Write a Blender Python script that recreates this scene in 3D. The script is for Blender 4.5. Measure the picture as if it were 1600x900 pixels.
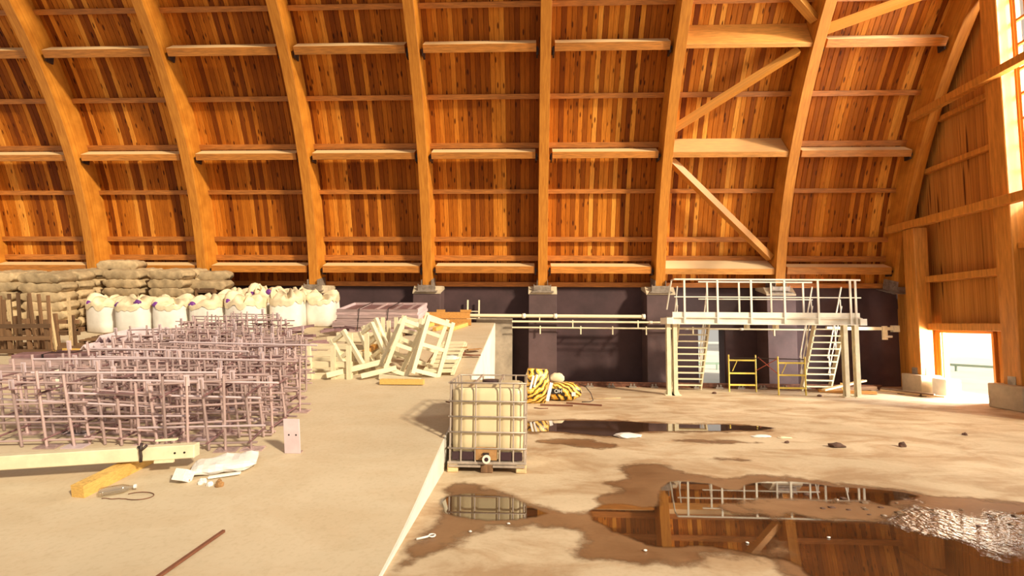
import bpy, bmesh, math, random
from mathutils import Vector, Matrix, noise
random.seed(7)
S = bpy.context.scene
for o in list(bpy.data.objects): bpy.data.objects.remove(o)
C = S.collection

# ------------------------------------------------------------------ camera
cam_d = bpy.data.cameras.new('camera'); cam = bpy.data.objects.new('camera', cam_d); C.objects.link(cam)
pit, yaw, rol = math.radians(4.171), math.radians(2.156), math.radians(0.4255)
F = Vector((-math.sin(yaw)*math.cos(pit), math.cos(yaw)*math.cos(pit), math.sin(pit)))
R0 = Vector((math.cos(yaw), math.sin(yaw), 0)); U0 = R0.cross(F)
RR = R0*math.cos(rol) + U0*math.sin(rol); UU = -R0*math.sin(rol) + U0*math.cos(rol)
m = Matrix((RR, UU, -F)).transposed().to_4x4(); m.translation = (0, 0, 1.95)
cam.matrix_world = m
cam_d.sensor_width = 36; cam_d.lens = 763.63*36/1600; cam_d.clip_end = 400
S.camera = cam

# ------------------------------------------------------------------ light
w = bpy.data.worlds.new('world'); S.world = w; w.use_nodes = True
bg = w.node_tree.nodes['Background']; bg.inputs[0].default_value = (1.0, .92, .80, 1); bg.inputs[1].default_value = .56
sd = bpy.data.lights.new('sun', 'SUN'); sun = bpy.data.objects.new('sun', sd); C.objects.link(sun)
sd.energy = 5.1; sd.color = (1.0, .86, .62); sd.angle = math.radians(4.5)
sun.location = (20, -19, 17)
sun.rotation_euler = Vector((-.80, .75, -.60)).to_track_quat('-Z', 'Y').to_euler()
ad = bpy.data.lights.new('window_daylight', 'AREA'); aw = bpy.data.objects.new('window_daylight', ad); C.objects.link(aw)
ad.shape = 'RECTANGLE'; ad.size = 6.4; ad.size_y = 2.7; ad.energy = 1700; ad.color = (1, .92, .78)
aw.matrix_world = Matrix(((0, 0, 1, 12.35), (0, 1, 0, 10.75), (-1, 0, 0, 8.3), (0, 0, 0, 1)))
dd = bpy.data.lights.new('doorway_daylight', 'AREA'); dw = bpy.data.objects.new('doorway_daylight', dd); C.objects.link(dw)
dd.shape = 'RECTANGLE'; dd.size = 1.5; dd.size_y = 1.7; dd.energy = 2000; dd.color = (1, .95, .85)
dw.matrix_world = Matrix.Translation((13.6, 13.15, 1.0)) @ Vector((-1, -.12, -.25)).to_track_quat('-Z', 'Y').to_matrix().to_4x4()
vs = S.view_settings; vs.view_transform = 'Standard'; vs.look = 'None'; vs.gamma = 1; vs.use_curve_mapping = False
vs.exposure = 0.06

# ------------------------------------------------------------------ materials
def nt(name):
    mt = bpy.data.materials.new(name); mt.use_nodes = True
    t = mt.node_tree; b = t.nodes['Principled BSDF']
    return mt, t, b
def L(t, a, b): t.links.new(a, b)
def N(t, kind, **kw):
    n = t.nodes.new('ShaderNode'+kind)
    for k, v in kw.items():
        if k.startswith('i_'):
            key = k[2:]; key = int(key) if key.isdigit() else key
            n.inputs[key].default_value = v
        else: setattr(n, k, v)
    return n
def mixc(t, fac, a, b, mode='MIX'):
    n = t.nodes.new('ShaderNodeMix'); n.data_type = 'RGBA'; n.blend_type = mode
    for s, v in ((n.inputs[0], fac), (n.inputs[6], a), (n.inputs[7], b)):
        if hasattr(v, 'is_linked') or hasattr(v, 'links'): L(t, v, s)
        else: s.default_value = v if not isinstance(v, tuple) or len(v) == 4 else (*v, 1)
    return n.outputs[2]
def ramp(t, src, stops):
    n = t.nodes.new('ShaderNodeValToRGB'); e = n.color_ramp.elements
    while len(e) < len(stops): e.new(.5)
    for q, (p, c) in zip(e, stops): q.position = p; q.color = (*c, 1) if len(c) == 3 else c
    L(t, src, n.inputs[0]); return n.outputs[0]
def coords(t, scale=(1, 1, 1), rnd=True):
    tc = N(t, 'TexCoord'); out = tc.outputs['Object']
    oi = N(t, 'ObjectInfo')
    if rnd:
        mm = N(t, 'Math', operation='MULTIPLY'); mm.inputs[1].default_value = 61.7; L(t, oi.outputs['Random'], mm.inputs[0])
        ad = N(t, 'VectorMath', operation='ADD'); L(t, out, ad.inputs[0]); L(t, mm.outputs[0], ad.inputs[1]); out = ad.outputs[0]
    mp = N(t, 'Mapping'); mp.inputs['Scale'].default_value = scale; L(t, out, mp.inputs[0])
    return mp.outputs[0], oi.outputs['Random']
def bump(t, b, src, strength, dist=.01):
    n = N(t, 'Bump'); n.inputs['Strength'].default_value = strength; n.inputs['Distance'].default_value = dist
    L(t, src, n.inputs['Height']); L(t, n.outputs[0], b.inputs['Normal'])
MAT = {}
def P(name, col, rough=.6, metal=0, var=.3, scale=3, stretch=(1, 1, 1), rnd=.12, bmp=.15, bscale=30, col2=None, spec=.4):
    mt, t, b = nt(name); v, rd = coords(t, stretch)
    n = N(t, 'TexNoise'); n.inputs['Scale'].default_value = scale; n.inputs['Detail'].default_value = 5; n.inputs['Roughness'].default_value = .62; L(t, v, n.inputs['Vector'])
    c2 = col2 or tuple(c*(1-var) for c in col)
    c = ramp(t, n.outputs[0], [(.36, c2), (.64, tuple(min(1, q*(1+var*.35)) for q in col))])
    if rnd:
        mr = N(t, 'MapRange'); L(t, rd, mr.inputs[0]); mr.inputs[3].default_value = 1-rnd; mr.inputs[4].default_value = 1+rnd
        h = N(t, 'HueSaturation'); L(t, c, h.inputs['Color']); L(t, mr.outputs[0], h.inputs['Value']); c = h.outputs[0]
    L(t, c, b.inputs['Base Color'])
    b.inputs['Roughness'].default_value = rough; b.inputs['Metallic'].default_value = metal; b.inputs['Specular IOR Level'].default_value = spec
    if bmp:
        k = N(t, 'TexNoise'); k.inputs['Scale'].default_value = bscale; k.inputs['Detail'].default_value = 3; L(t, v, k.inputs['Vector']); bump(t, b, k.outputs[0], bmp)
    MAT[name] = mt; return mt
def wood_plank(name, stops, stretch, knots=(7.2, 2.1, 2.1), rough=.5):
    mt, t, b = nt(name); v, rd = coords(t, stretch)
    base = ramp(t, rd, stops)
    g = N(t, 'TexNoise'); g.inputs['Scale'].default_value = 2.2; g.inputs['Detail'].default_value = 6; g.inputs['Roughness'].default_value = .65; L(t, v, g.inputs['Vector'])
    gr = ramp(t, g.outputs[0], [(.30, (.50, .42, .36)), (.52, (1, 1, 1)), (.72, (1.3, 1.28, 1.2))])
    c = mixc(t, 1.0, base, gr, 'MULTIPLY')
    if knots:
        v2, _ = coords(t, knots)
        vo = N(t, 'TexVoronoi'); vo.inputs['Scale'].default_value = 1.0; L(t, v2, vo.inputs['Vector'])
        kr = ramp(t, vo.outputs['Distance'], [(.13, (.16, .09, .06)), (.22, (1, 1, 1))])
        c = mixc(t, .9, c, kr, 'MULTIPLY')
    L(t, c, b.inputs['Base Color']); b.inputs['Roughness'].default_value = rough+.1; b.inputs['Specular IOR Level'].default_value = .12
    bump(t, b, g.outputs[0], .12, .004)
    MAT[name] = mt; return mt
# roof boards: stained spruce, every board its own tone
wood_plank('roof_board', [(0, (.17, .036, .003)), (.25, (.30, .078, .006)), (.6, (.46, .135, .011)), (.85, (.62, .215, .024)), (1, (.76, .32, .05))], (34, 1.1, 1.1))
wood_plank('wall_board', [(0, (.40, .16, .030)), (.5, (.50, .205, .038)), (1, (.60, .26, .055))], (1.3, 22, 1.3), (2.1, 6.5, 2.3))
def glulam(name, c1, c2):
    mt, t, b = nt(name)
    tc = N(t, 'TexCoord'); sx = N(t, 'SeparateXYZ'); L(t, tc.outputs['Object'], sx.inputs[0])
    cb = N(t, 'CombineXYZ'); L(t, sx.outputs[1], cb.inputs[0]); L(t, sx.outputs[2], cb.inputs[1])
    ln = N(t, 'VectorMath', operation='LENGTH'); L(t, cb.outputs[0], ln.inputs[0])
    ml = N(t, 'Math', operation='MULTIPLY'); ml.inputs[1].default_value = 22; L(t, ln.outputs['Value'], ml.inputs[0])
    fl = N(t, 'Math', operation='FLOOR'); L(t, ml.outputs[0], fl.inputs[0])
    fr = N(t, 'Math', operation='FRACT'); L(t, ml.outputs[0], fr.inputs[0])
    wn = N(t, 'TexWhiteNoise', noise_dimensions='1D'); L(t, fl.outputs[0], wn.inputs['W'])
    v, rd = coords(t, (9, 1.1, 1.1))
    g = N(t, 'TexNoise'); g.inputs['Scale'].default_value = 2.4; g.inputs['Detail'].default_value = 5; L(t, v, g.inputs['Vector'])
    base = ramp(t, g.outputs[0], [(.32, c1), (.66, c2)])
    lam = ramp(t, wn.outputs['Value'], [(0, (.88, .86, .84)), (1, (1.06, 1.06, 1.06))])
    c = mixc(t, 1, base, lam, 'MULTIPLY')
    jl = ramp(t, fr.outputs[0], [(.02, (.7, .66, .62)), (.07, (1, 1, 1))])
    c = mixc(t, .8, c, jl, 'MULTIPLY')
    L(t, c, b.inputs['Base Color']); b.inputs['Roughness'].default_value = .5; b.inputs['Specular IOR Level'].default_value = .3
    MAT[name] = mt
glulam('glulam', (.46, .160, .017), (.62, .245, .030))
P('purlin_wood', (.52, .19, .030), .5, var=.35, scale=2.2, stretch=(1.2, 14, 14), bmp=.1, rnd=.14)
P('batten_wood', (.46, .155, .026), .55, var=.35, scale=2.2, stretch=(1.2, 14, 14), bmp=.1)
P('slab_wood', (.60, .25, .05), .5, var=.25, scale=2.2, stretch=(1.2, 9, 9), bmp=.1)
P('column_wood', (.58, .235, .038), .45, var=.28, scale=2, stretch=(9, 9, .8), bmp=.08)
def sunlit_tops(name, col, lo=.55, hi=.75, amt=.85):
    """paints sunlight into the colour: faces that look up turn pale"""
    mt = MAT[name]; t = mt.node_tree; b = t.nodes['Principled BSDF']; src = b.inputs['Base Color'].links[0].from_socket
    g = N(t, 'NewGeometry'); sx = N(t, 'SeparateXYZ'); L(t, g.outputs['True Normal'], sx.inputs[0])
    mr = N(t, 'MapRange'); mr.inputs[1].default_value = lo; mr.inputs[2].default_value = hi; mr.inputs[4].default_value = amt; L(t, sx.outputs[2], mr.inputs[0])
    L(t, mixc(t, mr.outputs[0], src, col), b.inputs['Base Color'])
sunlit_tops('purlin_wood', (.74, .54, .29)); sunlit_tops('slab_wood', (.80, .62, .37))  # purlin and slab tops: sunlight painted in as a paler colour
P('concrete_dark', (.066, .033, .036), .75, var=.35, scale=.8, bmp=.1, rnd=.05)
P('concrete_pilaster', (.100, .057, .057), .75, var=.3, scale=1.2, bmp=.12, rnd=.05)
P('concrete_light', (.55, .44, .30), .85, var=.22, scale=2.2, bmp=.3)
P('concrete_block', (.36, .29, .215), .85, var=.3, scale=2.5, bmp=.3)
P('facade_white', (.88, .85, .8), .8, var=.06, scale=.3)
P('facade_glass', (.42, .44, .44), .4, var=.2)
P('concrete_white', (.84, .80, .72), .8, var=.12, scale=2.5, bmp=.2)
P('outside_ground', (.9, .88, .82), .9, var=.1, scale=.5)
P('steel_lilac', (.58, .42, .41), .38, metal=.3, var=.45, scale=5, rnd=.3, bmp=.05)
P('steel_lilac_dark', (.25, .135, .14), .55, metal=.1, var=.4, scale=5, rnd=.2, bmp=.05)
P('plate_lilac', (.62, .49, .52), .5, var=.12, scale=4, bmp=.05)
P('paint_cream', (.80, .70, .48), .45, var=.15, scale=4, bmp=.05, rnd=.08)
P('paint_white', (.86, .80, .68), .4, var=.1, scale=4, bmp=.03, rnd=.05)
P('paint_yellow', (.80, .60, .10), .45, var=.2, scale=6, bmp=.05)
P('paint_red', (.42, .09, .06), .5, var=.2, scale=6, bmp=.05)
P('steel_grey', (.36, .30, .25), .45, metal=.5, var=.35, scale=8, bmp=.08)
P('steel_dark', (.055, .035, .03), .5, metal=.3, var=.4, scale=8, bmp=.08)
P('rust', (.20, .075, .04), .8, var=.45, scale=9, bmp=.2)
P('timber_yellow', (.75, .46, .13), .6, var=.3, scale=2.2, stretch=(2, 12, 12), bmp=.12)
P('timber_orange', (.55, .26, .06), .6, var=.35, scale=2.2, stretch=(2, 12, 12), bmp=.12)
P('timber_pale', (.70, .50, .27), .65, var=.35, scale=2.2, stretch=(2, 12, 12), bmp=.15, rnd=.2)
P('timber_brown', (.20, .105, .05), .75, var=.5, scale=2.5, stretch=(9, 9, 1), bmp=.25, rnd=.4)
P('sack_cloth', (.46, .33, .185), .85, var=.3, scale=4, bmp=.35, bscale=60, rnd=.2)
P('bag_white', (.82, .76, .68), .6, var=.1, scale=3, bmp=.12, bscale=18, rnd=.05)
P('bag_top', (.80, .66, .44), .7, var=.2, scale=4, bmp=.25, bscale=18, rnd=.06)
P('purple', (.16, .035, .24), .5, var=.2)
P('cardboard', (.40, .21, .08), .8, var=.4, scale=5, bmp=.2)
P('strap_black', (.02, .015, .015), .5, var=.2)
P('paper_white', (.84, .80, .76), .6, var=.15, scale=5, bmp=.25, bscale=14)
P('rock', (.12, .06, .04), .85, var=.3, scale=9, bmp=.4)
P('teal', (.35, .50, .42), .7, var=.1)
P('tank_dark', (.055, .028, .035), .3, var=.3)
P('plastic_tank', (.80, .66, .41), .35, var=.12, scale=1.5, bmp=.05)
P('galvanised', (.52, .43, .36), .42, metal=.35, var=.25, scale=9, bmp=.05)
P('ink_black', (.012, .01, .01), .5, var=.1)
P('gravel_wet', (.20, .125, .075), .22, var=.4, scale=14, bmp=.6, bscale=24, spec=.6)
# glass
def glass(name, tint, gl=.06):
    mt, t, b = nt(name); t.nodes.remove(b); out = t.nodes['Material Output']
    tr = N(t, 'BsdfTransparent'); tr.inputs[0].default_value = (*tint, 1); g = N(t, 'BsdfGlossy'); g.inputs['Roughness'].default_value = .03
    mx = N(t, 'MixShader'); mx.inputs[0].default_value = gl; L(t, tr.outputs[0], mx.inputs[1]); L(t, g.outputs[0], mx.inputs[2]); L(t, mx.outputs[0], out.inputs[0])
    MAT[name] = mt
glass('pane_glass', (.97, .98, .97)); glass('clear_plastic', (.9, .88, .84), .25)
# concrete floor: trowelled warm grey with dust, tyre smears and stains
def floor_mat(name, c1, c2, stain, rough):
    mt, t, b = nt(name); v, _ = coords(t, (1, 1, 1), False)
    n1 = N(t, 'TexNoise'); n1.inputs['Scale'].default_value = .55; n1.inputs['Detail'].default_value = 8; n1.inputs['Roughness'].default_value = .6; L(t, v, n1.inputs['Vector'])
    c = ramp(t, n1.outputs[0], [(.35, c1), (.65, c2)])
    v2, _ = coords(t, (.62, 1.15, 1), False)
    n2 = N(t, 'TexNoise'); n2.inputs['Scale'].default_value = 1.3; n2.inputs['Detail'].default_value = 7; n2.inputs['Distortion'].default_value = .5; n2.inputs['Roughness'].default_value = .65; L(t, v2, n2.inputs['Vector'])
    st = ramp(t, n2.outputs[0], [(.40, stain), (.56, (1, 1, 1))]); c = mixc(t, .8, c, st, 'MULTIPLY')
    n3 = N(t, 'TexNoise'); n3.inputs['Scale'].default_value = 22; n3.inputs['Detail'].default_value = 5; L(t, v, n3.inputs['Vector'])
    sp = ramp(t, n3.outputs[0], [(.25, (.86, .84, .80)), (.5, (1, 1, 1))]); c = mixc(t, .7, c, sp, 'MULTIPLY')
    L(t, c, b.inputs['Base Color']); b.inputs['Roughness'].default_value = rough; b.inputs['Specular IOR Level'].default_value = .3
    bump(t, b, n3.outputs[0], .12, .006); MAT[name] = mt
floor_mat('floor_concrete', (.50, .385, .255), (.65, .52, .36), (.66, .53, .42), .7)
floor_mat('ramp_concrete', (.52, .425, .295), (.585, .475, .335), (.92, .88, .83), .8)
floor_mat('wet_concrete', (.20, .105, .050), (.30, .168, .085), (.78, .70, .64), .40)
def edge_fade(t, b, lo, hi, amp, sc):
    """clear towards the outline (attribute 'edge': metres inside it), broken up by noise"""
    out = t.nodes['Material Output']; v, _ = coords(t, (1, 1, 1), False)
    at = N(t, 'Attribute', attribute_name='edge'); n = N(t, 'TexNoise'); n.inputs['Scale'].default_value = sc; n.inputs['Detail'].default_value = 6; n.inputs['Roughness'].default_value = .6; L(t, v, n.inputs['Vector'])
    a = N(t, 'MapRange'); a.inputs[1].default_value = .25; a.inputs[2].default_value = .75; a.inputs[3].default_value = -amp; a.inputs[4].default_value = amp; L(t, n.outputs[0], a.inputs[0])
    s_ = N(t, 'Math', operation='ADD'); L(t, at.outputs['Fac'], s_.inputs[0]); L(t, a.outputs[0], s_.inputs[1])
    m_ = N(t, 'MapRange', interpolation_type='SMOOTHSTEP'); m_.inputs[1].default_value = lo; m_.inputs[2].default_value = hi; L(t, s_.outputs[0], m_.inputs[0])
    tr = N(t, 'BsdfTransparent'); mx = N(t, 'MixShader'); L(t, m_.outputs[0], mx.inputs[0]); L(t, tr.outputs[0], mx.inputs[1]); L(t, b.outputs[0], mx.inputs[2]); L(t, mx.outputs[0], out.inputs[0])
    return m_.outputs[0]
def water(name, col, rough, bs, bsc, lo, hi, amp, dist=.01):
    mt, t, b = nt(name); v, _ = coords(t, (1, 1, 1), False)
    n = N(t, 'TexNoise'); n.inputs['Scale'].default_value = bsc; n.inputs['Detail'].default_value = 3; L(t, v, n.inputs['Vector'])
    n1 = N(t, 'TexNoise'); n1.inputs['Scale'].default_value = 1.1; n1.inputs['Detail'].default_value = 6; L(t, v, n1.inputs['Vector'])
    c = ramp(t, n1.outputs[0], [(.4, tuple(q*.6 for q in col)), (.65, col)]); L(t, c, b.inputs['Base Color'])
    b.inputs['Roughness'].default_value = rough; b.inputs['IOR'].default_value = 1.33; b.inputs['Specular IOR Level'].default_value = .95
    b.inputs['Coat Weight'].default_value = .9; b.inputs['Coat Roughness'].default_value = rough; b.inputs['Coat IOR'].default_value = 1.6
    if bs: bump(t, b, n.outputs[0], bs, dist); L(t, b.inputs['Normal'].links[0].from_socket, b.inputs['Coat Normal'])
    edge_fade(t, b, lo, hi, amp, 2.2)
    MAT[name] = mt
water('water', (.085, .040, .018), .02, .006, 3, .0, .07, .06); water('water_rippled', (.12, .065, .035), .05, 1.0, 17, .0, .25, .22, .04)
mt_ = MAT['wet_concrete']; edge_fade(mt_.node_tree, mt_.node_tree.nodes['Principled BSDF'], -.02, .16, .14, 2.6)
# tiger-striped packaging
def tiger():
    mt, t, b = nt('tiger_print'); v, _ = coords(t, (1, 1, 1))
    wv = N(t, 'TexWave', wave_type='BANDS', bands_direction='DIAGONAL'); wv.inputs['Scale'].default_value = 3.6; wv.inputs['Distortion'].default_value = 6; wv.inputs['Detail'].default_value = 2; wv.inputs['Detail Scale'].default_value = 1.5; L(t, v, wv.inputs['Vector'])
    c = ramp(t, wv.outputs['Color'], [(.16, (.03, .018, .01)), (.24, (.70, .33, .02)), (.8, (.80, .46, .05)), (.97, (.86, .66, .25))])
    L(t, c, b.inputs['Base Color']); b.inputs['Roughness'].default_value = .35; MAT['tiger_print'] = mt
tiger()

# ------------------------------------------------------------------ builders
def link(o, parent=None):
    C.objects.link(o)
    if parent is not None: o.parent = parent
    return o
class MB:
    def __init__(s): s.v = []; s.f = []
    def add(s, vs, fs):
        k = len(s.v); s.v += [tuple(v) for v in vs]; s.f += [tuple(i+k for i in f) for f in fs]; return s
    def box(s, x0, x1, y0, y1, z0, z1, M=None):
        vs = [Vector((x, y, z)) for z in (z0, z1) for y in (y0, y1) for x in (x0, x1)]
        if M: vs = [M @ v for v in vs]
        return s.add(vs, [(0, 2, 3, 1), (4, 5, 7, 6), (0, 1, 5, 4), (2, 6, 7, 3), (0, 4, 6, 2), (1, 3, 7, 5)])
    def prism(s, poly, axis, a, b):
        """polygon in the plane across axis (0: yz, 1: xz, 2: xy), extruded from a to b"""
        def mk(p, h): return ((h, *p), (p[0], h, p[1]), (p[0], p[1], h))[axis]
        n = len(poly); vs = [mk(p, a) for p in poly] + [mk(p, b) for p in poly]
        return s.add(vs, [tuple(range(n)), tuple(range(2*n-1, n-1, -1))] + [(i, i+n, (i+1) % n+n, (i+1) % n) for i in range(n)])
    def tube(s, pts, r, n=6):
        pts = [Vector(p) for p in pts]; rings = []
        for i, p in enumerate(pts):
            d = (pts[min(i+1, len(pts)-1)] - pts[max(i-1, 0)]).normalized(); a = d.orthogonal().normalized()
            if rings:
                a = rings[-1][1]; a = (a - d*a.dot(d)).normalized()
            bb = d.cross(a); rings.append(([p + (a*math.cos(2*math.pi*k/n) + bb*math.sin(2*math.pi*k/n))*r for k in range(n)], a))
        vs = [v for rg, _ in rings for v in rg]; fs = []
        for i in range(len(pts)-1):
            for k in range(n): fs.append((i*n+k, i*n+(k+1) % n, (i+1)*n+(k+1) % n, (i+1)*n+k))
        fs.append(tuple(range(n-1, -1, -1))); fs.append(tuple((len(pts)-1)*n+k for k in range(n)))
        return s.add(vs, fs)
    def mesh(s, name, mat, smooth=False, bevel=0):
        me = bpy.data.meshes.new(name); me.from_pydata(s.v, [], s.f)
        bm = bmesh.new(); bm.from_mesh(me)
        if bevel: bmesh.ops.bevel(bm, geom=bm.edges[:], offset=bevel, segments=1, affect='EDGES', clamp_overlap=True)
        bmesh.ops.recalc_face_normals(bm, faces=bm.faces[:]); bm.to_mesh(me); bm.free()
        me.materials.append(MAT[mat])
        if smooth:
            for p in me.polygons: p.use_smooth = True
        return me
    def build(s, name, mat, parent=None, smooth=False, bevel=0):
        return link(bpy.data.objects.new(name, s.mesh(name, mat, smooth, bevel)), parent)
def tag(o, label=None, cat=None, group=None, kind=None):
    if label: o['label'] = label
    if cat: o['category'] = cat
    if group: o['group'] = group
    if kind: o['kind'] = kind
    return o
def thing(name, label, cat, loc=(0, 0, 0), rot=None, group=None):
    o = bpy.data.objects.new(name, None); o.empty_display_size = .1; C.objects.link(o); o.location = loc
    if rot is not None: o.rotation_euler = rot.to_euler() if isinstance(rot, Matrix) else rot
    return tag(o, label, cat, group)
_unit = {}
def unit(kind, mat):
    if (kind, mat) not in _unit:
        b = MB()
        if kind == 'box': b.box(-.5, .5, -.5, .5, 0, 1); me = b.mesh('bar_'+mat, mat)
        elif kind == 'angle': b.prism([(-.5, -.5), (.5, -.5), (.5, -.36), (-.36, -.36), (-.36, .5), (-.5, .5)], 2, 0, 1); me = b.mesh('angle_'+mat, mat)
        else:
            n = 8; b.tube([(0, 0, 0), (0, 0, 1)], 1, n); me = b.mesh('rod_'+mat, mat)
            for p in me.polygons: p.use_smooth = len(p.vertices) == 4
        _unit[kind, mat] = me
    return _unit[kind, mat]
def stick(kind, name, p0, p1, a, b, mat, parent=None, up=(0, 0, 1), rel=None):
    p0, p1 = Vector(p0), Vector(p1); d = p1-p0; ln = d.length; z = d/ln; u = Vector(up)
    if abs(u.normalized().dot(z)) > .99: u = Vector((0, 1, 0))
    y = (u - z*u.dot(z)).normalized(); x = y.cross(z)
    M = Matrix(((x.x*a, y.x*b, z.x*ln, p0.x), (x.y*a, y.y*b, z.y*ln, p0.y), (x.z*a, y.z*b, z.z*ln, p0.z), (0, 0, 0, 1)))
    o = link(bpy.data.objects.new(name, unit(kind, mat)), parent)
    if rel is not None: M = rel @ M
    o.matrix_basis = M; return o
def rod(name, p0, p1, r, mat, parent=None): return stick('rod', name, p0, p1, r, r, mat, parent)
def bar(name, p0, p1, w_, h_, mat, parent=None, up=(0, 0, 1)): return stick('box', name, p0, p1, w_, h_, mat, parent, up)
SL = .17; TILT = math.atan(SL)
def rz(y): return max(0, SL*(y-4.2))
def onramp(spin=0): return Matrix.Rotation(TILT, 3, 'X') @ Matrix.Rotation(spin, 3, 'Z')
ORD = ['first', 'second', 'third', 'fourth', 'fifth', 'sixth', 'seventh', 'eighth', 'ninth', 'tenth', 'eleventh', 'twelfth']
rnd = random.uniform

# ------------------------------------------------------------------ setting: floor, ramp, walls
tag(MB().box(-21, 12.25, -9, 16.6, -.25, 0).build('floor', 'floor_concrete'), 'warm beige concrete floor with wet patches', kind='structure')
tag(MB().box(12.2, 90, -9, 60, -.35, -.05).build('ground_outside', 'outside_ground'), 'bright sunlit ground outside the end wall', kind='structure')
tag(MB().box(-60, 12.2, 17.2, 60, -.35, -.05).build('yard_behind', 'outside_ground'), 'bright ground behind the hall', kind='structure')
XR = -1.13
fil = [(3.2+2.0*k_/10, SL/4*(2.0*k_/10)**2) for k_ in range(11)]
rp = MB().prism([(3.2, -.02)] + fil + [(15.86, SL*11.66), (16.5, SL*11.66), (16.5, -.02)], 0, -21, XR-.02).build('ramp', 'ramp_concrete')
tag(rp, 'sloping beige concrete ramp on the left side of the hall', kind='structure')
MB().box(-21, XR, -9, 3.2, -.02, .0003).build('apron', 'ramp_concrete', rp)
MB().prism([(3.5, .0005)] + [(a_, b_-.002) for a_, b_ in fil[2:]] + [(15.86, SL*11.66-.012), (15.86, .0005)], 0, XR-.02, XR).build('side_face', 'concrete_white', rp)
tag(MB().box(-1.75, -.58, 15.86, 16.5, 0, 2.12).build('retaining_wall', 'concrete_block', bevel=.01), 'grey concrete end block at the head of the ramp', kind='structure')
# back wall of dark concrete with one doorway
wb = MB(); wb.box(-21, 5.55, 16.5, 17.0, 0, 3.22); wb.box(6.45, 12.2, 16.5, 17.0, 0, 3.22); wb.box(5.55, 6.45, 16.5, 17.0, 1.81, 3.22)
wbk = tag(wb.build('wall_back', 'concrete_dark'), 'dark plum concrete plinth wall under the wooden vault', kind='structure')
d1 = thing('door_1', 'bright open doorway in the dark back wall', None, (6.0, 16.5, 0)); d1['kind'] = 'structure'
bar('door_jamb', (-.44, .26, 0), (-.44, .26, 1.80), .03, .48, 'concrete_dark', d1, (0, 1, 0)); bar('door_jamb', (.44, .26, 0), (.44, .26, 1.80), .03, .48, 'concrete_dark', d1, (0, 1, 0))
yc, zc, RI, RO = -.16, .71, 16.15, 16.90
A0 = 8.6
X0, SP, RW = -14.82, 3.767, .30
def arch_x(i): return X0 + SP*(i+3)
for i in range(-5, 5):
    x = arch_x(i) + RW/2; b = MB()
    b.prism([(15.75, 0), (15.75, 2.93), (16.5, 3.12), (16.5, 0)], 0, x-.45, x+.45)
    if i == 4: continue
    o = b.build('pilaster', 'concrete_pilaster', bevel=.012); MB().prism([(15.735, 2.90), (15.735, 2.945), (15.95, 3.17), (16.5, 3.20), (16.5, 3.11), (15.76, 2.925)], 0, x-.46, x+.46).build('pilaster_cap', 'concrete_light', o); tag(o, 'dark concrete pilaster under the %s arch from the left' % ORD[min(i+5, 9)], kind='structure')
def pol(R_, a): a = math.radians(a); return (yc + R_*math.cos(a), zc + R_*math.sin(a))
# vault boarding: one long board after another across the hall, each a part of the ceiling
ceil = thing('ceiling', 'curved vault boarded with stained spruce planks', None, (0, yc, zc)); ceil['kind'] = 'structure'
pw = .1495; NSEG = 24; A1 = 66.0
def arc_strip(r0, r1, a0, a1, x0, x1, n, ch=0):
    b = MB(); vs = []; fs = []
    prof = [(x0, r1), (x0, r0+ch), (x0+ch, r0), (x1-ch, r0), (x1, r0+ch), (x1, r1)] if ch else [(x0, r1), (x0, r0), (x1, r0), (x1, r1)]
    k = len(prof)
    for i in range(n+1):
        a = math.radians(a0 + (a1-a0)*i/n)
        for (x, r) in prof: vs.append((x, r*math.cos(a), r*math.sin(a)))
    for i in range(n):
        for j in range(k): fs.append((i*k+j, i*k+(j+1) % k, (i+1)*k+(j+1) % k, (i+1)*k+j))
    fs.append(tuple(range(k))); fs.append(tuple(n*k+j for j in range(k-1, -1, -1)))
    return b.add(vs, fs)
pme = arc_strip(16.86, 16.90, A0, A1, -.0715, .0715, NSEG, .007).mesh('plank', 'roof_board')
x = -20.6; k = 0
while x < 12.1:
    o = link(bpy.data.objects.new('plank', pme), ceil); o.location = (x, rnd(-.004, .004), 0)
    x += pw; k += 1
# backing skin so that no daylight shows in the joints
arc_strip(16.91, 17.0, A0, A1, -21, 12.2, NSEG).build('roof_skin', 'batten_wood', ceil)
tr = arc_strip(16.74, 16.86, 8.52, 9.05, -21, 11.9, 1).build('sill_batten', 'batten_wood', ceil)
for a_lo, a_hi in ((8.95, 8.96),): pass
SEC = [(37.29, 37.77), (28.92, 29.42), (23.95, 24.5), (19.06, 19.52), (13.68, 14.22), (11.5, 12.1), (46.5, 47.0), (55, 55.5), (64, 64.5), (74, 74.5)]
MAIN = [('top', 33.47, 34.25, 34.43), ('middle', 22.94, 23.65, 23.89), ('bottom', 10.18, 10.99, 11.26)]
for (a, b_) in SEC:
    bm_ = arc_strip(16.74, 16.86, a, b_, .0, SP-RW, 1).mesh('batten', 'batten_wood')
    for i in range(-5, 4):
        o = link(bpy.data.objects.new('batten', bm_), ceil); o.location = (arch_x(i)+RW, 0, 0)
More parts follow.
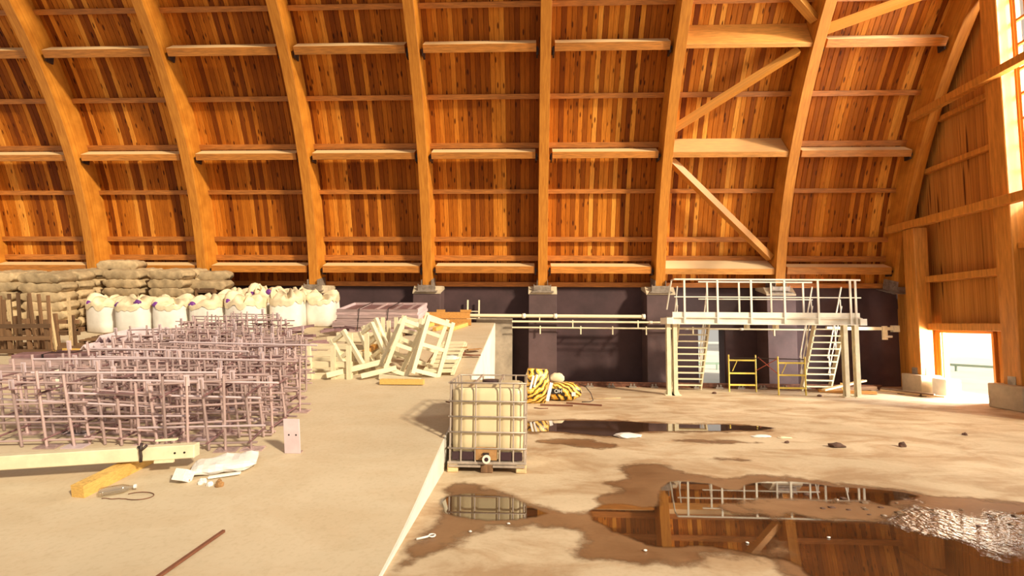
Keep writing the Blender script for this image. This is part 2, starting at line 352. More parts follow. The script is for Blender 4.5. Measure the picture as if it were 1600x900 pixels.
# arches
ame = arc_strip(RI, RO, A0, A1, 0, RW, 44, .006).mesh('arch_beam', 'glulam')
def bracket_mesh():
    b = MB()
    b.box(-.20, .50, -.10, .72, -.05, -.02)
    for x in (-.02, .30): b.box(x-.012 if x < 0 else x, x if x < 0 else x+.012, .02, .66, -.02, .32)
    for x in (-.14, .40): b.prism([(.0, -.02), (.0, .2), (.22, -.02)], 0, x, x+.02)
    b.box(-.13, .42, .0, .025, -.02, .16)
    return b
brm = bracket_mesh().mesh('base_bracket', 'steel_grey'); pin = MB().tube([(-.07, .06, .1), (.36, .06, .1)], .045, 10).mesh('pin', 'steel_dark', True)
for i in range(-5, 5):
    if i == -5: continue
    t_ = thing('glulam_arch', 'curved honey-coloured glulam arch, %s' % (ORD[i+4]+' from the left edge of the photo' if i < 4 else 'last, against the end wall'), 'arch', (arch_x(i), yc, zc), group='glulam arches of the vault')
    link(bpy.data.objects.new('arch_beam', ame), t_)
    y_, z_ = pol(RI, A0)
    bb = link(bpy.data.objects.new('base_bracket', brm), t_); bb.location = (0, y_-yc-.06, z_-zc-.10); bb.rotation_euler = (math.radians(14), 0, 0)
    link(bpy.data.objects.new('pin', pin), bb)
# purlins between the arches
def quad_beam(p4, x0, x1):
    b = MB(); b.prism(p4, 0, x0, x1); return b
shoe = MB().box(-.05, .0, -.10, .12, -.16, .08).box(-.075, -.05, -.13, .15, -.05, .02).mesh('beam_shoe', 'steel_dark')
for rn, ab, af, at in MAIN:
    fb, ft, bt = pol(16.27, ab), pol(16.27, af), pol(16.65, at)
    bb_ = (bt[0] + fb[0]-ft[0], bt[1] + fb[1]-ft[1])
    base = fb
    prof = [(p[0]-base[0], p[1]-base[1]) for p in (fb, ft, bt, bb_)]
    ln = SP-RW-.22
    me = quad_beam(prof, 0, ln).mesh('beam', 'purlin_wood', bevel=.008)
    for i in range(-4, 4):
        if i == 2: continue
        lab = '%s-row glulam purlin in the %s bay from the left' % (rn, ORD[i+4])
        t_ = thing('purlin', lab, 'beam', (arch_x(i)+RW+.11, base[0], base[1]), group='glulam purlins between the arches')
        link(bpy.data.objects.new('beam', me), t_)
        for sx in (0, 1):
            s_ = link(bpy.data.objects.new('beam_shoe', shoe), t_); s_.location = (0 if sx == 0 else ln, .16, .12)
            if sx: s_.scale = (-1, 1, 1)
for rn, bk, ft, fb in (('top', 35.51, 33.97, 33.57), ('middle', 24.80, 23.58, 22.98), ('bottom', 11.72, 10.81, 10.15)):
    pb, pf, pl = pol(16.85, bk), pol(16.2, ft), pol(16.2, fb); lo = (pb[0]+pl[0]-pf[0], pb[1]+pl[1]-pf[1])
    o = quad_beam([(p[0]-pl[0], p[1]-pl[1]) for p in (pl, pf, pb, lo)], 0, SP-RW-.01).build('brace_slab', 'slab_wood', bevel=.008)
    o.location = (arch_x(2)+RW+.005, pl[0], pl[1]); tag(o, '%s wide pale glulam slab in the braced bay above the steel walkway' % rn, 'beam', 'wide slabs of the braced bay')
# diagonal braces
def cyl_pt(x_, a, R_=16.42): y_, z_ = pol(R_, a); return (x_, y_, z_)
xa, xb = arch_x(2)+RW, arch_x(3)
for n_, (p, q), lab in (('diagonal_brace', ((xa+.02, 25.9), (xb-.25, 33.2)), 'rising diagonal timber brace between the top and middle slabs of the braced bay'),
                   ('diagonal_brace', ((xa+.02, 22.6), (xb-.08, 12.0)), 'falling diagonal timber brace between the middle and bottom slabs of the braced bay'),
                   ('diagonal_brace', ((xa+1.4, 41.5), (xb-.02, 35.9)), 'short diagonal brace cut off by the top edge in the braced bay'),
                   ('diagonal_brace', ((xb+RW+.02, 35.0), (arch_x(4)+.2, 39.5)), 'diagonal timber brace rising to the right in the last bay by the end wall')):
    o = bar(n_, cyl_pt(*p), cyl_pt(*q), .2, .2, 'column_wood', None, (0, -1, .3)); tag(o, lab, 'brace', 'diagonal timber braces')

# ------------------------------------------------------------------ right end wall
XW = 12.04
wr = thing('wall_right', 'boarded end wall of orange vertical planks', None, (XW, 0, 0)); wr['kind'] = 'structure'
y = 16.6; bw = .24
unit_board = MB().box(0, .03, -bw/2+.004, bw/2-.004, 0, 1).mesh('wall_plank', 'wall_board', bevel=.006)
YD0, YD1, ZD = 13.17, 14.88, 1.84
while y > 9.5:
    top = zc + math.sqrt(16.86**2 - (y-yc)**2) - .02; spans = []
    z0 = ZD+.02 if YD0 < y < YD1 else 0
    if y > 12.1: spans = [(z0, top)]
    else: spans = [(0, 5.0)]
    for (a, b_) in spans:
        if b_-a < .2: continue
        o = link(bpy.data.objects.new('plank', unit_board), wr); o.location = (rnd(-.004, .004), y, a); o.scale = (1, 1, b_-a)
    y -= bw
# skin behind the boards
sk = MB(); sk.box(.034, .12, YD1, 16.5, 0, 2.2); sk.box(.034, .12, 12.1, YD0, 0, 13.2); sk.box(.034, .12, YD0, YD1, ZD, 9.8); sk.box(.034, .12, 9.4, 12.1, 0, 5.0)
for a in range(8):
    ya, yb = YD1+a*.24, YD1+(a+1)*.24; sk.box(.034, .12, ya, yb, 2.2, max(2.3, zc+math.sqrt(max(0, 16.86**2-(yb-yc)**2))))
sk.box(.034, .12, YD0, YD1, 9.8, 9.9)
sk.build('wall_skin', 'batten_wood', wr)
def girt(name, z, y0, y1, x0, x1, h, lab):
    o = MB().box(x0, x1, y0, y1, z-h/2, z+h/2).build(name, 'column_wood', bevel=.008); return tag(o, lab, 'beam', 'girts of the end wall')
girt('girt', 5.0, 9.4, 15.9, 11.30, 11.50, .22, 'long sloping-looking girt across the end wall just below the big window')
girt('girt', 8.18, 9.4, 14.72, 11.30, 11.50, .20, 'high girt across the end wall halfway up the big window')
girt('girt', 3.34, 12.5, 14.8, 11.62, 12.03, .18, 'short girt between the two end wall columns')
girt('girt', 1.95, 12.5, 14.8, 11.62, 12.03, .20, 'lintel girt directly over the bright doorway of the end wall')
girt('girt', 3.9, 9.4, 12.0, 11.62, 12.03, .14, 'short girt right of the tall window column')
girt('girt', 6.62, 12.5, 15.2, 11.87, 12.03, .14, 'recessed girt above the short column of the end wall')
girt('girt', 8.0, 12.5, 14.4, 11.87, 12.03, .14, 'recessed girt right under the high girt of the end wall')
def column(y0, y1, x0, x1, z0, z1, lab, blk, lab2):
    t_ = thing('timber_column', lab, 'column', ((x0+x1)/2, (y0+y1)/2, z0))
    MB().box(x0-(x0+x1)/2, x1-(x0+x1)/2, y0-(y0+y1)/2, y1-(y0+y1)/2, 0, z1-z0).build('post', 'column_wood', t_, bevel=.015)
    MB().box(-.06, .08, -(y1-y0)/2-.012, -(y1-y0)/2, .0, .22).box((x0-x1)/2-.012, (x0-x1)/2, -.1, .1, 0, .2).build('foot_plate', 'steel_grey', t_)
    o = MB().box(*blk).build('concrete_block', 'concrete_light', bevel=.02); tag(o, lab2, 'concrete block', 'footing blocks of the end wall')
column(14.78, 15.22, 11.36, 11.76, .55, 4.88, 'short glulam column in the corner of the end wall', (11.22, 11.82, 14.62, 15.36, 0, .55), 'grey concrete footing under the short corner column')
column(12.02, 12.46, 11.51, 11.85, .58, 13.6, 'tall glulam column beside the big bright window', (11.30, 11.85, 11.78, 12.66, 0, .58), 'grey concrete footing under the tall window column')
tag(MB().box(11.42, 11.84, 14.02, 14.5, 0, .5).build('concrete_block', 'concrete_white', bevel=.02), 'small pale concrete block at the foot of the end wall doorway', 'concrete block')
d2 = thing('door_2', 'bright open doorway in the boarded end wall', None, (XW, (YD0+YD1)/2, 0)); d2['kind'] = 'structure'
hw = (YD1-YD0)/2
for sy in (-1, 1): bar('door_jamb', (.06, sy*(hw-.03), 0), (.06, sy*(hw-.03), ZD), .22, .06, 'column_wood', d2, (0, 1, 0))
bar('door_head', (.06, -hw, ZD-.03), (.06, hw, ZD-.03), .22, .06, 'column_wood', d2)
# big window
wi = thing('window_1', 'tall bright grid window in the end wall', None, (11.96, 0, 5.12)); wi['kind'] = 'structure'
ys = [12.0, 11.74, 10.94, 10.14, 9.45]; zs = [.04+.62*k_ for k_ in range(11)]
for y_ in ys: bar('mullion', (0, y_, 0), (0, y_, 6.3), .09, .07, 'column_wood', wi, (0, 1, 0))
for z_ in zs: bar('muntin', (0, 9.45, z_), (0, 12.0, z_), .08, .06, 'column_wood', wi)
pn = MB().box(-.003, .003, -.5, .5, 0, 1).mesh('pane', 'pane_glass')
for a in range(4):
    for b_ in range(10):
        o = link(bpy.data.objects.new('pane', pn), wi); o.location = (.01, (ys[a]+ys[a+1])/2, zs[b_]+.03); o.scale = (1, abs(ys[a]-ys[a+1])-.07, .56)
# outside: a low pale green fence far beyond the doorways
def fence(loc, ln, along, lab):
    t_ = thing('fence', lab, 'fence', loc); d = Vector(along)
    bar('rail', d*(-ln/2)+Vector((0, 0, .28)), d*(ln/2)+Vector((0, 0, .28)), .05, .1, 'teal', t_)
    for k_ in range(7): q = d*(-ln/2+ln*k_/6); bar('post', q, q+Vector((0, 0, .33)), .06, .06, 'teal', t_)
def facade(x0, x1, y_, h_, lab):
    t_ = thing('building', lab, 'building', ((x0+x1)/2, y_, -.05)); hw_ = (x1-x0)/2
    MB().box(-hw_, hw_, 0, 6, 0, h_).build('wall', 'facade_white', t_); MB().box(-hw_-.2, hw_+.2, -.25, 6.2, h_, h_+.3).build('roof', 'facade_white', t_)
    for k_ in range(int(hw_*2/3.2)):
        for z_ in (1.6, 4.8): wn_ = MB().box(-hw_+1+k_*3.2, -hw_+1.9+k_*3.2, -.04, .0, z_, z_+1.2).build('window', 'facade_glass', t_); MB().box(-hw_+1.4+k_*3.2, -hw_+1.5+k_*3.2, -.07, -.04, z_, z_+1.2).build('window_bar', 'facade_white', wn_)
facade(17, 62, 36, 9, 'long white building seen through the end wall doorway')
fence((20.5, 21.5, -.05), 12, (.6, -.8, 0), 'low pale green fence outside the end wall doorway')
fence((8.4, 22.5, -.05), 6, (1, 0, 0), 'low pale green fence outside the back wall doorway')
# ------------------------------------------------------------------ steel crossover walkway
wk = thing('steel_walkway', 'white steel crossover walkway with railings and two steep stairs', 'walkway', (6.5, 13.85, 0))
WX0, WX1, WD = -2.55, 2.62, .52
for x_ in (-2.62, -2.44, 2.22, 2.52):
    o = MB().box(-.055, .055, -.07, -.055, 0, 1.97).box(-.055, .055, .055, .07, 0, 1.97).box(-.01, .01, -.055, .055, 0, 1.97).build('post', 'paint_cream', wk); o.location = (x_, .12, 0)
    MB().box(-.13, .13, -.13, .13, 0, .02).prism([(-.12, .02), (-.055, .16), (-.055, .02)], 1, -.01, .01).prism([(.12, .02), (.055, .16), (.055, .02)], 1, -.01, .01).build('base_plate', 'paint_cream', o)
for y_, nm in ((0, 'edge_beam'), (WD, 'edge_beam')):
    o = MB().box(WX0, WX1, -.01, .01, 2.0, 2.16).box(WX0, WX1, -.06, .06, 1.97, 2.0).box(WX0, WX1, -.06, .06, 2.15, 2.17).build(nm, 'paint_white', wk); o.location = (0, y_, 0)
MB().box(WX0, WX1, 0, WD, 2.172, 2.19).build('deck', 'galvanised', wk)
MB().box(WX0+.02, WX1-.05, -.03, -.02, 2.175, 2.31).build('toe_board', 'paint_white', wk)
for x_ in (2.62, -2.62): MB().box(x_-.09, x_+.09, -.1, WD+.06, 1.97, 2.15).build('end_beam', 'paint_white', wk, bevel=.005)
for x_ in (-2.2, -1.29, -.37, .54, 1.45, 2.32, 2.46): bar('rail_post', (x_, -.055, 2.0), (x_, -.055, 3.22), .05, .03, 'paint_white', wk, (0, 1, 0))
for z_, r_ in ((3.22, .024), (2.73, .016)): rod('handrail', (-2.48, -.055, z_), (2.6, -.055, z_), r_, 'paint_white', wk)
for x_ in (-1.37, -.46, .45, 1.36): bar('rail_post', (x_, WD, 2.0), (x_, WD, 3.2), .045, .03, 'paint_white', wk, (0, 1, 0))
for z_, r_ in ((3.20, .022), (2.70, .016)): rod('handrail', (-1.62, WD, z_), (1.62, WD, z_), r_, 'paint_white', wk)
for x_ in (-2.48, ): 
    rod('handrail', (x_, -.055, 3.22), (x_, .2, 3.22), .022, 'paint_white', wk); rod('handrail', (x_, .2, 3.22), (x_-.03, .62, 2.4), .022, 'paint_white', wk)
for sx in (-2.22, 1.62):           # stairs drop away towards the wall
    st = MB().box(-.02, .02, -.05, .05, -.02, .0).build('stair', 'paint_cream', wk); st.location = (sx, WD-.05, 1.97)
    ex = .82 if sx > 0 else .86; run, drop = .80, 1.93
    for xx in (0, ex): bar('stringer', (xx, 0, .02), (xx, run, -drop), .04, .15, 'paint_cream', st, (0, 1, .3))
    for k_ in range(10):
        f_ = (k_+.6)/10.2; bar('tread', (0, run*f_, -drop*f_), (ex, run*f_, -drop*f_), .20, .035, 'paint_cream', st)
    for xx in (0, ex):
        bar('stair_handrail', (xx, .05, 1.1), (xx, run+.02, -drop+.95), .03, .03, 'paint_white', st, (0, 1, .3))
        for f_ in (.12, .5, .92): bar('baluster', (xx, run*f_, -drop*f_), (xx, run*f_+.03, -drop*f_+.98), .025, .025, 'paint_white', st)
        bar('mid_rail', (xx, .06, .55), (xx, run+.02, -drop+.48), .022, .022, 'paint_white', st, (0, 1, .3))
for x_ in (-.4, .4): MB().box(x_-.04, x_+.04, .1, .3, 1.86, 1.97).build('hanger', 'paint_cream', wk)
# pipes and conduits along the back wall
def pipe(x0, x1, y_, z_, r_, lab, joints=(), brk=()):
    t_ = thing('wall_pipe', lab, 'pipe', ((x0+x1)/2, y_, z_), group='pipes along the back wall'); cx = (x0+x1)/2
    rod('tube', (x0-cx, 0, 0), (x1-cx, 0, 0), r_, 'paint_cream', t_)
    for j in joints: rod('coupling', (j-cx-.05, 0, 0), (j-cx+.05, 0, 0), r_*1.45, 'paint_white', t_)
    for j in brk: bar('bracket', (j-cx, .0, -.2), (j-cx, .0, .06), .035, .05, 'paint_cream', t_, (0, 1, 0)); bar('bracket_arm', (j-cx, .0, -.03), (j-cx, .16 if abs(j-.32) < .5 else .5, -.03), .03, .03, 'paint_cream', t_)
pipe(-3.7, 3.62, 15.62, 2.20, .055, 'thick cream pipe on the back wall, highest of the three', (-.2, .8, 3.58), (.3,))
pipe(-.58, 4.6, 15.60, 2.02, .032, 'cream pipe on the back wall, middle of the three', (3.8, 4.15), (1.35, 3.4))
pipe(-.58, 8.7, 15.58, 1.83, .026, 'thin cream pipe on the back wall, lowest of the three', (4.9, 6.6), (.32, 1.6, 2.6, 3.65, 5.1, 7.6))
t_ = thing('wall_beam', 'cream steel bar with hook bracket beside the end wall corner', 'bar', (10.3, 15.6, 1.88))
bar('bar', (-1.1, 0, 0), (1.0, 0, 0), .09, .1, 'paint_cream', t_); bar('bracket', (.62, -.06, -.34), (.62, -.06, .08), .14, .06, 'paint_cream', t_, (0, 1, 0)); rod('hook', (.62, -.08, -.24), (.82, -.08, -.24), .035, 'paint_white', t_); bar('end_clamp', (.98, 0, -.1), (.98, 0, .1), .2, .12, 'paint_cream', t_, (0, 1, 0))
bar('support_arm', (.2, 0, 0), (.2, .9, 0), .05, .05, 'paint_cream', t_)
# crane rail along the foot of the wall
t_ = thing('floor_rail', 'rusty steel rail with clips along the foot of the back wall', 'rail', (5.6, 15.62, 0))
MB().box(-5.0, 5.2, -.07, .07, 0, .03).box(-5.0, 5.2, -.015, .015, .03, .12).box(-5.0, 5.2, -.035, .035, .12, .15).build('rail_section', 'rust', t_)
cl = MB().box(-.11, .11, -.2, -.03, 0, .05).box(-.07, -.03, -.16, -.1, .05, .12).box(.03, .07, -.16, -.1, .05, .12).mesh('rail_clip', 'steel_grey')
for k_ in range(15): o = link(bpy.data.objects.new('rail_clip', cl), t_); o.location = (-4.4+.66*k_, -.02, 0)
# ladder on the wall above the ramp
t_ = thing('wall_ladder', 'short cream ladder top sticking up behind the yellow formwork beams', 'ladder', (-1.9, 16.3, 1.99))
for x_ in (-.19, .19): bar('stile', (x_, 0, 0), (x_, 0, .74), .05, .04, 'paint_cream', t_, (0, 1, 0))
for z_ in (.12, .36): bar('rung', (-.19, 0, z_), (.19, 0, z_), .03, .03, 'paint_cream', t_)
# yellow scaffold trestle
t_ = thing('scaffold', 'yellow scaffold trestle frames with red braces under the walkway', 'scaffold', (6.8, 14.5, 0))
for (xa_, xb_, y_, rr) in ((-.93, -.15, .3, (.2, .54, .92)), (.2, .95, -.3, (.2, .56, .9))):
    fr = rod('frame', (xa_, y_, 0), (xa_, y_, 1.08), .022, 'paint_yellow', t_)
    o = rod('frame_post', (xb_, y_, 0), (xb_, y_, 1.08), .022, 'paint_yellow', t_)
    for z_ in rr: bar('frame_rung', (xa_, y_, z_), (xb_, y_, z_), .03, .045, 'paint_yellow', t_)
    rod('strut', (xa_+.1, y_, .6), (xa_+.25, y_, .92), .012, 'paint_yellow', t_)
rod('cross_brace', (-.93, .3, 1.0), (.95, -.3, 1.0), .014, 'steel_dark', t_); rod('cross_brace', (-.15, .3, .62), (.2, -.3, 1.02), .012, 'paint_red', t_); rod('cross_brace', (-.1, .25, 1.02), (.2, -.3, .58), .012, 'paint_red', t_)
# timber scraps by the walkway foot
for k_, (p, q, w_, h_, mt, lab) in enumerate((((8.55, 14.75, .09), (10.2, 15.45, .30), .12, .05, 'timber_pale', 'long pale board leaning over the scrap timber behind the walkway'),
        ((8.5, 14.9, .05), (9.9, 14.55, .05), .16, .08, 'timber_orange', 'orange board lying flat at the foot of the right stair'),
        ((9.05, 14.5, .03), (9.45, 15.3, .22), .14, .04, 'timber_yellow', 'yellow board tilted across the scrap timber behind the walkway'),
        ((8.75, 15.2, .06), (10.4, 15.3, .10), .14, .1, 'timber_brown', 'brown board lowest in the scrap timber against the back wall'),
        ((10.45, 15.15, .05), (11.25, 13.85, .05), .10, .05, 'timber_pale', 'pale batten lying on the floor before the corner column'),
        ((10.35, 15.0, .12), (11.05, 13.95, .10), .09, .04, 'timber_brown', 'brown batten lying on top of the pale batten by the corner column'))):
    tag(bar('board', p, q, w_, h_, mt), lab, 'board', 'loose boards near the end wall')
for k_, (x_, y_) in enumerate(((10.75, 14.75), (11.0, 14.3))):
    tag(MB().box(-.08, .08, -.05, .05, 0, .08).build('timber_block', 'timber_brown', bevel=.006), '%s short timber block under the battens by the corner column' % ('far', 'near')[k_], 'timber block'); bpy.context.scene.collection.objects[-1].location = (x_, y_, 0)

# ------------------------------------------------------------------ liquid container
t_ = thing('liquid_container', 'cream plastic liquid tank in a wire cage on a pallet', 'container', (-.56, 6.55, 0))
IW, ID = .5, 1.0
def tank_mesh():
    bars = (-.345, -.155, .165, .345); b = MB(); rows = []
    def outline(s_, infl):
        pts = []; n = 14
        def groove(u): return -.022*sum(math.exp(-((u-g)/.028)**2) for g in bars)
        seg = 30; hx, hy, rc = .475, .475, .10
        for side in range(4):
            for k_ in range(seg):
                u = -hx+rc+(2*(hx-rc))*k_/(seg-1); d = hy + (groove(u) if 0 < k_ < seg-1 else 0)*s_
                pts.append({0: (u, -d), 1: (d, u), 2: (-u, d), 3: (-d, -u)}[side])
            for k_ in range(1, 4):
                a = -math.pi/2 + side*math.pi/2 + k_*math.pi/8; cx, cy = {0: (hx-rc, -hy+rc), 1: (hx-rc, hy-rc), 2: (-hx+rc, hy-rc), 3: (-hx+rc, -hy+rc)}[side]
                pts.append((cx+rc*math.cos(a), cy+rc*math.sin(a)))
        return [(x_*infl, y_*infl) for x_, y_ in pts]
    lv = [(.15, .93, .2), (.17, .98, 1), (.40, 1, 1), (.70, 1, 1), (1.00, 1, 1), (1.055, .985, .9), (1.085, .94, .5), (1.10, .86, 0)]
    n = 0
    for z_, f_, g_ in lv:
        ol = outline(g_, f_); n = len(ol); rows.append([(x_, y_+.5, z_) for x_, y_ in ol])
    vs = [v for r_ in rows for v in r_]; fs = [(i*n+k_, i*n+(k_+1) % n, (i+1)*n+(k_+1) % n, (i+1)*n+k_) for i in range(len(lv)-1) for k_ in range(n)]
    fs += [tuple(range(n-1, -1, -1)), tuple((len(lv)-1)*n+k_ for k_ in range(n))]
    return b.add(vs, fs)
tank_mesh().build('tank', 'plastic_tank', t_, True)
MB().tube([(0, .5, 1.10), (0, .5, 1.15)], .12, 16).build('lid', 'tank_dark', t_)
for x0_, x1_ in ((-.465, -.355), (-.33, -.17), (.18, .33), (.36, .465)): MB().box(x0_, x1_, .008, .024, .155, .262).build('dark_panel', 'tank_dark', t_, bevel=.004)  # thin dark panels low on the tank front, between the cage bars
for x_ in (-.49, -.345, -.155, .165, .345, .49): 
    for y_ in (0, ID): rod('cage_upright', (x_, y_, .13), (x_, y_, 1.16), .0115, 'galvanised', t_)
for y_ in (.2, .5, .8):
    for x_ in (-.5, .5): rod('cage_upright', (x_, y_, .13), (x_, y_, 1.16), .0115, 'galvanised', t_)
for z_ in (.31, .52, .72, .92, 1.16):
    o = MB().tube([(-.5, -.012, z_), (.5, -.012, z_), (.512, 0, z_), (.512, ID, z_), (.5, ID+.012, z_), (-.5, ID+.012, z_), (-.512, ID, z_), (-.512, 0, z_), (-.5, -.012, z_)], .0115, 8).build('cage_hoop', 'galvanised', t_, True)
for x_ in (-.16, .16): bar('top_bar', (x_, 0, 1.165), (x_, ID, 1.165), .025, .02, 'galvanised', t_)
pal = MB().box(-.52, .52, -.02, 1.02, .105, .14).build('pallet', 'galvanised', t_, bevel=.006)
for x_ in (-.45, .45):
    for y_ in (.05, .5, .95): MB().box(x_-.07, x_+.07, y_-.07, y_+.07, 0, .105).build('pallet_block', 'timber_pale', pal, bevel=.01)
MB().box(-.08, .08, -.03, .12, 0, .105).build('pallet_block', 'timber_brown', pal, bevel=.01)
MB().box(-.50, -.08, -.04, .0, .075, .10).box(.08, .50, -.04, .0, .075, .10).build('pallet_rail', 'galvanised', pal)
MB().box(-.15, .13, -.016, -.004, .16, .33).build('valve_plate', 'cardboard', t_, bevel=.004)
vv = MB().tube([(0, .06, .19), (0, -.07, .19)], .045, 14).build('valve', 'tank_dark', t_, True)
MB().tube([(0, -.06, .19), (0, -.085, .19)], .055, 14).build('valve_cap', 'paint_white', vv); MB().tube([(0, -.084, .19), (0, -.088, .19)], .028, 12).build('valve_mouth', 'tank_dark', vv); MB().box(-.05, .03, -.04, -.02, .235, .26).build('valve_handle', 'steel_dark', vv)

# ------------------------------------------------------------------ striped sacks behind the container
def pillow(Lx, W_, H_, seed, nt_=13, nc=14, wr=.02, end=.06, pe=3.2, e=.62):
    b = MB(); vs = []; fs = []
    for i in range(nt_):
        t = -1 + 2*i/(nt_-1); tt = math.sin(t*math.pi/2)
        hh = max(end, (1-abs(tt)**pe)**.5); ww = 1-.10*tt*tt + .03*noise.noise(Vector((tt*3, seed, 0)))
        for k in range(nc):
            a = 2*math.pi*k/nc; ca, sa = math.cos(a), math.sin(a)
            p = Vector((tt*Lx/2, math.copysign(abs(ca)**e, ca)*W_/2*ww, math.copysign(abs(sa)**e, sa)*H_/2*hh))
            d = noise.noise(p*9+Vector((seed*7.3, 0, 0)))*wr + noise.noise(p*22+Vector((0, seed*3.1, 0)))*wr*.4
            p += Vector((0, ca, sa))*d; vs.append((p.x, p.y, p.z+H_/2))
    for i in range(nt_-1):
        for k in range(nc): fs.append((i*nc+k, i*nc+(k+1) % nc, (i+1)*nc+(k+1) % nc, (i+1)*nc+k))
    fs += [tuple(range(nc-1, -1, -1)), tuple((nt_-1)*nc+k for k in range(nc))]
    return b.add(vs, fs)
def text_mesh(txt, size, mat, name):
    cu = bpy.data.curves.new(name, 'FONT'); cu.body = txt; cu.size = size; cu.extrude = .002; cu.align_x = 'CENTER'; cu.align_y = 'CENTER'
    o = bpy.data.objects.new(name, cu); me = bpy.data.meshes.new_from_object(o); bpy.data.objects.remove(o); me.materials.clear(); me.materials.append(MAT[mat]); me.name = name
    return me
t_ = thing('striped_sack', 'tall tiger-striped yellow sack standing behind the liquid tank', 'sack', (.17, 12.25, 0), (0, 0, .25))
o = pillow(.84, .58, .40, 3, 17, 18, .03, .35).build('cover', 'tiger_print', t_, True); o.matrix_basis = Matrix.Translation((0, -.2, .43)) @ Matrix.Rotation(math.radians(-84), 4, 'Y') @ Matrix.Rotation(math.radians(90), 4, 'X') @ Matrix.Translation((0, 0, -.2))
o.matrix_basis = Matrix.Translation((0, 0, .42)) @ Matrix.Rotation(math.radians(-86), 4, 'Y') @ Matrix.Rotation(math.radians(90), 4, 'X') @ Matrix.Translation((0, 0, -.2))
for (p, q, w_) in (((.20, -.235, .08), (.31, -.235, .52), .08), ((-.22, -.225, .38), (-.14, -.225, .70), .05), ((-.13, -.235, .42), (-.05, -.235, .72), .045)): bar('white_strip', p, q, w_, .012, 'paper_white', t_, (0, 1, 0))
t2 = thing('striped_sack', 'tiger-striped yellow sack lying on its side with a black OH label', 'sack', (.86, 12.75, 0), (0, 0, .05))
o = pillow(.86, .44, .46, 5, 15, 18, .025, .45).build('cover', 'tiger_print', t2, True)
MB().box(-.40, -.05, -.245, -.232, .19, .33).build('label_patch', 'ink_black', t2)
o = link(bpy.data.objects.new('label_text', text_mesh('OH', .13, 'paper_white', 'label_text')), t2); o.location = (-.16, -.248, .26); o.rotation_euler = (math.pi/2, 0, 0)
MB().box(.18, .28, -.245, -.228, .14, .24).build('white_print', 'paper_white', t2)
o = pillow(.36, .3, .26, 8, 9, 12, .03, .3).build('cloth_bundle', 'bag_top', None, True); o.location = (.72, 13.1, .40); tag(o, 'small crumpled cream bundle on top behind the lying striped sack', 'bundle')
MB().box(-.45, .45, -.2, .2, 0, .30).build('crate', 'timber_brown', None, bevel=.01); cr = C.objects[-1]; cr.location = (.75, 13.22, 0); tag(cr, 'low brown timber crate behind the lying striped sack', 'crate')
tag(MB().tube([(1.25, 12.75, .42), (1.42, 12.7, .36), (1.55, 12.65, .2), (1.6, 12.6, .03), (1.5, 12.5, .012), (1.3, 12.45, .012)], .012, 6).build('cable', 'steel_dark', None, True), 'dark cable looping off the end of the lying striped sack', 'cable')
for p, q, w_, lab in (((.25, 11.86, .02), (1.02, 11.82, .02), .035, 'shorter thin dark steel bar on the floor before the striped sacks'), ((.9, 12.2, .02), (1.72, 11.92, .02), .05, 'longer rusty steel bar on the floor right of the striped sacks')): tag(bar('steel_bar', p, q, w_, .035, 'rust'), lab, 'steel bar')
tag(MB().tube([(1.55, 13.0, .012), (1.9, 13.05, .012), (2.4, 13.2, .012)], .01, 5).build('wire', 'timber_pale', None, True), 'thin pale wire on the floor right of the striped sacks', 'wire')
tag(MB().tube([(.1, 11.5, .012), (.25, 11.42, .012), (.42, 11.46, .012)], .012, 5).build('wire', 'rust', None, True), 'short rusty wire on the floor just right of the liquid tank', 'wire')
tag(MB().tube([(-1.36, 8.0, .68), (-1.2, 7.9, .67), (-1.08, 7.75, .60), (-1.08, 7.62, .5)], .011, 5).build('wire', 'rust', None, True), 'rusty wire hanging over the ramp edge behind the liquid tank', 'wire')

# ------------------------------------------------------------------ sacks on pallets
smesh = [pillow(1.15, .60, .295, s_, 19, 22, .05, .45, 11, .32).mesh('sack', 'sack_cloth', True) for s_ in range(4)]
def pallet(loc, rot, lab, size=(1.2, 1.2), mat='timber_brown'):
    t_ = thing('pallet', lab, 'pallet', loc, rot, 'wooden pallets on the ramp'); a, b = size[0]/2, size[1]/2
    for k_ in range(5): y_ = -b+.06+(2*b-.12)*k_/4; bar('deck_board', (-a, y_, .12), (a, y_, .12), .13, .022, mat, t_)
    for x_ in (-a+.06, 0, a-.06):
        bar('skid', (x_, -b, .012), (x_, b, .012), .1, .024, mat, t_)
        for y_ in (-b+.06, 0, b-.06): MB().box(x_-.05, x_+.05, y_-.06, y_+.06, .024, .109).build('block', mat, t_)
    return t_
STK = [(-13.55, 13.75, 6, 'nearest stack'), (-15.05, 13.9, 6, 'stack at the left edge'), (-13.8, 15.2, 6, 'stack behind the nearest'), (-12.42, 15.1, 6, 'middle stack behind the bags'), (-10.98, 15.1, 6, 'right stack behind the bags')]
hs = .262
for si, (X_, Y_, nl, desc) in enumerate(STK):
    R_ = onramp(rnd(-.05, .05)); base = Vector((X_, Y_, rz(Y_)))
    pallet(base, R_, 'brown pallet under the tan sacks, %s' % desc)
    for l in range(nl):
        for j in (-1, 1):
            off = R_ @ Vector((rnd(-.03, .03), j*.30 + rnd(-.015, .015), .135+l*hs))
            o = link(bpy.data.objects.new('sack', random.choice(smesh))); o.location = base+off
            o.rotation_euler = (R_ @ Matrix.Rotation(rnd(-.05, .05) + (math.pi if random.random() < .5 else 0), 3, 'Z') @ Matrix.Rotation(rnd(-.03, .03), 3, 'Y')).to_euler()
            pos = 'bottom layer' if l == 0 else 'top layer' if l == nl-1 else '%s layer up' % ORD[l]
            tag(o, 'tan woven sack, %s, %s row, %s' % (pos, 'front' if j < 0 else 'back', desc), 'sack', 'tan sacks stacked on pallets')
